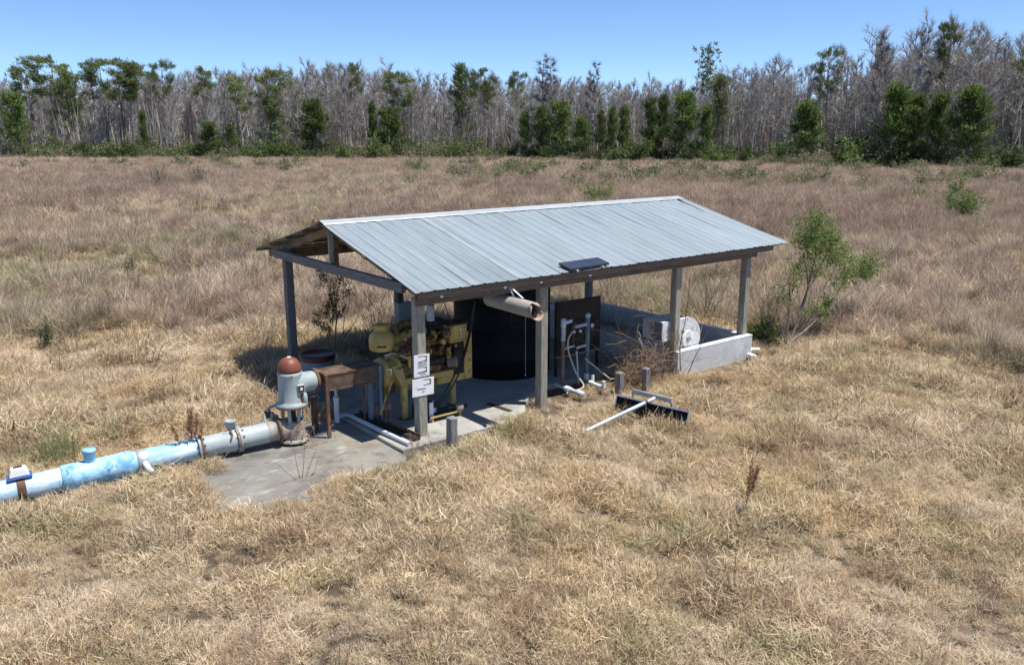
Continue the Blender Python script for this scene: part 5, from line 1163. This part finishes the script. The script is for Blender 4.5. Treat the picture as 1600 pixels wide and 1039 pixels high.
fbush('small_shrub', 'yellowish green tussock on the left before the grey brush', 206, 432, 40, 40, 'olive', nleaf=700, leaf=.07, nstem=16, cat='shrub')
fbush('orange_bush', 'orange-leaved bush at the foot of the wood', 604, 236, 40, 30, 'orange', nleaf=900, leaf=.35, nstem=12)
fbush('yellow_bush', 'small yellow flowering bush under the orange one', 578, 240, 14, 14, 'yellowleaf', nleaf=300, leaf=.35, nstem=6)
def weed(label, px, py, n, rad, L):
    V, F_ = tuft(n, rad, L, (0, 22), .006, .3); v2, f2 = tuft(n*3, rad*1.1, (.04, .12), (20, 80), .008, .3, L[1]*.85, True)
    V, F_, mi = join([(V, F_), (v2, f2)]); me = arr_mesh('green_weed', V, F_, [M['weedgreen']]*2, midx=mi); o_ = bpy.data.objects.new('green_weed', me); COL.objects.link(o_)
    o_.location = tuple(map(float, gz(px, py))); tag(o_, label, 'weed')
weed('clump of fresh green weeds behind the blue pipe', 98, 722, 130, .26, (.3, .75))
weed('thinner patch of green weeds between the pipe and the shed', 168, 692, 60, .24, (.2, .5))
fbush('low_green_plant', 'leafy green ground plant by the far post of the block wall', 1195, 527, 34, 78, 'leaf', nleaf=1500, leaf=.07, nstem=24, cat='plant', bottom=.0)
fbush('bare_shrub', 'twiggy bare shrub beyond the far end of the shed', 1198, 520, 110, 70, 'deadstem', nleaf=160, leaf=.04, nstem=30, cat='shrub', stemmat='deadstem', thin=.4)
fbush('bare_shrub', 'thin bare shrub behind the block wall', 1098, 505, 110, 60, 'deadstem', nleaf=100, leaf=.04, nstem=12, cat='shrub', stemmat='stem', thin=.5)
fbush('bare_shrub', 'leaning bare shrub behind the yellow engine', 590, 545, 130, 90, 'deadstem', nleaf=120, leaf=.04, nstem=26, cat='shrub', stemmat='stem', thin=.35)
fbush('bare_shrub', 'bare grey shrub on the left of the back post', 418, 545, 90, 44, 'deadstem', nleaf=120, leaf=.04, nstem=16, cat='shrub', stemmat='deadstem', thin=.35)
fbush('bare_shrub', 'faint bare shrub in the grey grass left of the shed', 186, 540, 80, 60, 'deadstem', nleaf=120, leaf=.04, nstem=16, cat='shrub', stemmat='deadstem', thin=.3)
fbush('bare_shrub', 'dead brown shrub in the brush right of the shed roof', 1135, 300, 30, 36, 'deadstem', nleaf=300, leaf=.12, nstem=20, cat='shrub', stemmat='brush')

# shrubs drawn stem by stem: (stem as pixels, at distance Y) and leaf clouds (px, py, radius px, count)
def drawn(name, label, base, Y, stems, clouds, mat, leaf, sm='stem', depth=.35, mult=1.):
    bp = np.array(gy(*base, Y)); bp[2] = 0; b = Br(); Zd = (bp-C)@FW; k = Zd/F
    for st_ in stems:
        r = st_[0]; off = rng.normal(0, depth*.5); P_ = [np.array(gy(px, py, Y))+np.array([0, off*i/len(st_), 0]) for i, (px, py) in enumerate(st_[1:])]
        pp = []
        for i in range(len(P_)-1):
            for t in (0, .33, .66): pp.append(P_[i]+(P_[i+1]-P_[i])*t+rng.normal(0, .012, 3))
        pp.append(P_[-1]); b.limb([q-bp for q in pp], r, r*.3, 5)
    cen = []
    for px, py, rp, nl in clouds:
        nl = int(nl*mult); rp *= 1+.12*(mult > 1)
        q = np.array(gy(px, py, Y))-bp; ng_ = max(3, nl//28)
        for j in range(ng_):
            o_ = rng.normal(0, rp*k*.5, 3)*[1, depth*2+.4, .9]; cen.append(q+o_+rng.normal(0, rp*k*.16+.02, (max(4, nl//ng_), 3)))
            b.limb([q+o_*1.1, q+o_*.2+np.array([0, 0, -.08])], .003, .006, 3)
    V, F_ = leafquads(np.concatenate(cen), leaf, leaf*.42, None, .5, False)
    return plant(name, label, 'shrub', bp, (b.mesh('stems', sm), arr_mesh('foliage', V, F_, [M[mat]])), SF, rz=0)
S0 = (1228, 540)
drawn('tall_shrub', 'tall leaning green shrub with bare lower stems right of the shed', S0, .1,
      [(.03, S0, (1240, 520), (1262, 455), (1278, 400), (1282, 360)), (.022, (1246, 512), (1262, 450), (1256, 400), (1258, 365)), (.03, S0, (1262, 508), (1300, 472), (1335, 440), (1355, 415)), (.02, (1262, 455), (1290, 410), (1308, 375)), (.018, (1262, 508), (1280, 485), (1300, 465)),
       (.02, S0, (1236, 500), (1240, 460), (1246, 420)), (.015, S0, (1232, 490), (1234, 450)), (.016, (1278, 470), (1300, 430), (1318, 400)), (.02, S0, (1222, 510), (1215, 480)), (.014, (1300, 472), (1320, 440), (1330, 405))],
      [(1272, 356, 24, 900), (1262, 372, 17, 450), (1288, 385, 22, 700), (1300, 372, 15, 350), (1308, 402, 20, 520), (1320, 396, 16, 260), (1356, 412, 22, 800), (1340, 424, 14, 300), (1348, 430, 12, 260), (1276, 486, 13, 330), (1292, 474, 12, 260), (1240, 432, 17, 170), (1236, 448, 14, 120), (1250, 415, 14, 160), (1300, 440, 24, 170), (1228, 470, 20, 220), (1262, 400, 20, 260), (1318, 430, 18, 240), (1284, 350, 16, 300), (1272, 430, 22, 200)], 'leaf', .06, mult=1.6)
S1 = (520, 560)
drawn('dark_shrub', 'dark leafy shrub standing behind the shed, seen under the gable beam', S1, 5.7,
      [(.02, S1, (522, 525), (520, 480), (512, 440), (505, 418)), (.015, (521, 500), (526, 460), (528, 425)), (.014, S1, (512, 530), (500, 500)), (.012, S1, (535, 520), (548, 470), (545, 440)), (.01, (530, 540), (560, 500), (570, 470))],
      [(506, 424, 9, 190), (510, 438, 11, 240), (516, 455, 11, 260), (519, 475, 10, 260), (520, 492, 10, 220), (508, 490, 11, 170), (498, 502, 9, 150), (510, 510, 11, 170), (530, 440, 12, 190), (535, 460, 12, 170), (533, 478, 11, 120), (545, 455, 9, 60), (515, 520, 9, 90)], 'darkleaf', .055)

# tangles, plumes and stalks
def strands(name, label, cat, base, lines, mat):
    bp = np.array(base, float); b = Br()
    for r, pts, n_ in lines: b.limb([np.array(q)-bp for q in pts], r, r*.45, n_)
    me = b.mesh(name, mat); o_ = bpy.data.objects.new(name, me); COL.objects.link(o_); o_.location = tuple(map(float, bp)); return tag(o_, label, cat)
L_ = []
for k in range(300):
    xq = rng.normal(5.2, .30); p = np.array([xq, rng.normal(.30, .16), rng.uniform(0, .2)]); hgt = .2+1.35*math.exp(-((xq-5.12)/.24)**2)
    pts = wander(p, [rng.normal(-.15, .25), rng.normal(0, .35), 1], hgt*rng.uniform(.7, 1.7), 11, .55, .05); L_.append((rng.uniform(.003, .006), pts, 3))
strands('dead_vine', 'brown tangle of dead vines standing before the side wall of the block bay', 'vine', (5.15, .3, 0), L_, 'deadstem')
L_ = []
for k in range(26):
    a = rng.random()*6.28; p = np.array([5.93+.13*math.cos(a), .2+.13*math.sin(a)-.03, 0]); pts = [p]+[np.array([5.93+(.11+.05*rng.random())*math.cos(a+.35*i*rng.choice((-1, 1))), .22+(.11+.05*rng.random())*math.sin(a+.3*i), .3*i*rng.uniform(.6, 1)]) for i in range(1, 5)]; L_.append((.006, pts, 3))
strands('dead_vine', 'thin dead vines winding up the post at the corner of the block wall', 'vine', (5.93, .2, 0), L_, 'deadstem')
L_ = [(.011, [gy(*p, Y) for p in pts], 5) for pts, Y in ((((1063, 580), (1062, 540), (1070, 505), (1075, 470), (1078, 430)), -.05), (((1072, 590), (1085, 560), (1100, 530), (1108, 510)), -.1), (((1035, 590), (1040, 560), (1032, 520), (1034, 490)), .0), (((1046, 600), (1048, 560), (1043, 520)), -.1)   )]
strands('bare_stalk', 'long bare stems standing before the block wall corner', 'stalk', gz(1062, 590), L_, 'darkstem')
def plumes(label, px, py0, stalks, mat, head, sm='deadstem'):
    bp = np.array(gz(px, py0)); Zd = (bp-C)@FW; Y = bp[1]; b = Br(); cen = []
    for (x1, y1, x2, y2) in stalks:
        p0, p1 = np.array(gy(x1, y1, Y)), np.array(gy(x2, y2, Y)); off = rng.normal(0, .06, 3)*[1, 1, 0]; p1 = p1+off
        b.limb([p0-bp, (p0+p1)/2-bp+rng.normal(0, .03, 3), p1-bp], .0042, .002, 4)
        if head: d = (p1-p0)/np.linalg.norm(p1-p0); t = rng.random((head, 1)); cen.append(p1-bp+d*(t-.75)*.32+rng.normal(0, .011, (head, 3)))
    ms = [b.mesh('stems', sm)]; nm = ['stems']
    if head: V, F_ = leafquads(np.concatenate(cen), .06, .014, None, 1.5); ms.append(arr_mesh('plume', V, F_, [M[mat]])); nm.append('plume')
    return plant('plume_grass', label, 'grass stalks', bp, ms, nm, rz=0)
plumes('tall rusty grass plume standing before the pipe flange', 300, 730, [(297, 728, 296, 650), (301, 730, 302, 642), (304, 730, 306, 655), (299, 730, 299, 665), (306, 728, 312, 672), (294, 728, 290, 668)], 'plume', 150)
plumes('pair of dark red grass plumes alone in the sward on the right', 1160, 820, [(1157, 818, 1168, 733), (1160, 820, 1176, 736), (1162, 820, 1190, 734), (1158, 820, 1182, 745)], 'plume', 120, 'darkstem')
plumes('sparse dead stalks fanning over the sward at the lower right', 1385, 925, [(1380, 925, 1445, 822), (1385, 925, 1510, 845), (1388, 922, 1500, 878), (1380, 926, 1420, 850), (1400, 950, 1500, 920)], 'plume', 0, 'deadstem')
plumes('broken dry stalk standing low in the near sward', 407, 1010, [(409, 1010, 397, 920), (404, 1005, 402, 918), (411, 1010, 415, 940), (399, 925, 425, 945)], 'plume', 12)
plumes('spray of bare stems growing through the pump slab edge', 470, 752, [(470, 752, 450, 705), (472, 752, 474, 690), (476, 752, 490, 700), (478, 752, 505, 712), (466, 752, 436, 715), (474, 752, 520, 722)], 'plume', 0, 'darkstem')
plumes('dry brown stems sprouting at the foot of the shaft guard leg', 497, 700, [(497, 700, 478, 668), (499, 700, 492, 662), (501, 700, 512, 665), (500, 702, 522, 684), (494, 700, 470, 684), (502, 702, 530, 690)], 'plume', 10)
plumes('dry weeds sprouting round the base of the first post', 655, 712, [(648, 712, 634, 688), (650, 714, 644, 680), (660, 714, 668, 684), (663, 712, 680, 692), (656, 716, 652, 686)], 'plume', 14)
plumes('thin dead stems growing along the blue pipe tee', 118, 760, [(115, 760, 112, 706), (119, 762, 122, 700), (123, 760, 132, 712), (111, 760, 100, 715), (130, 758, 146, 715)], 'plume', 0, 'darkstem')
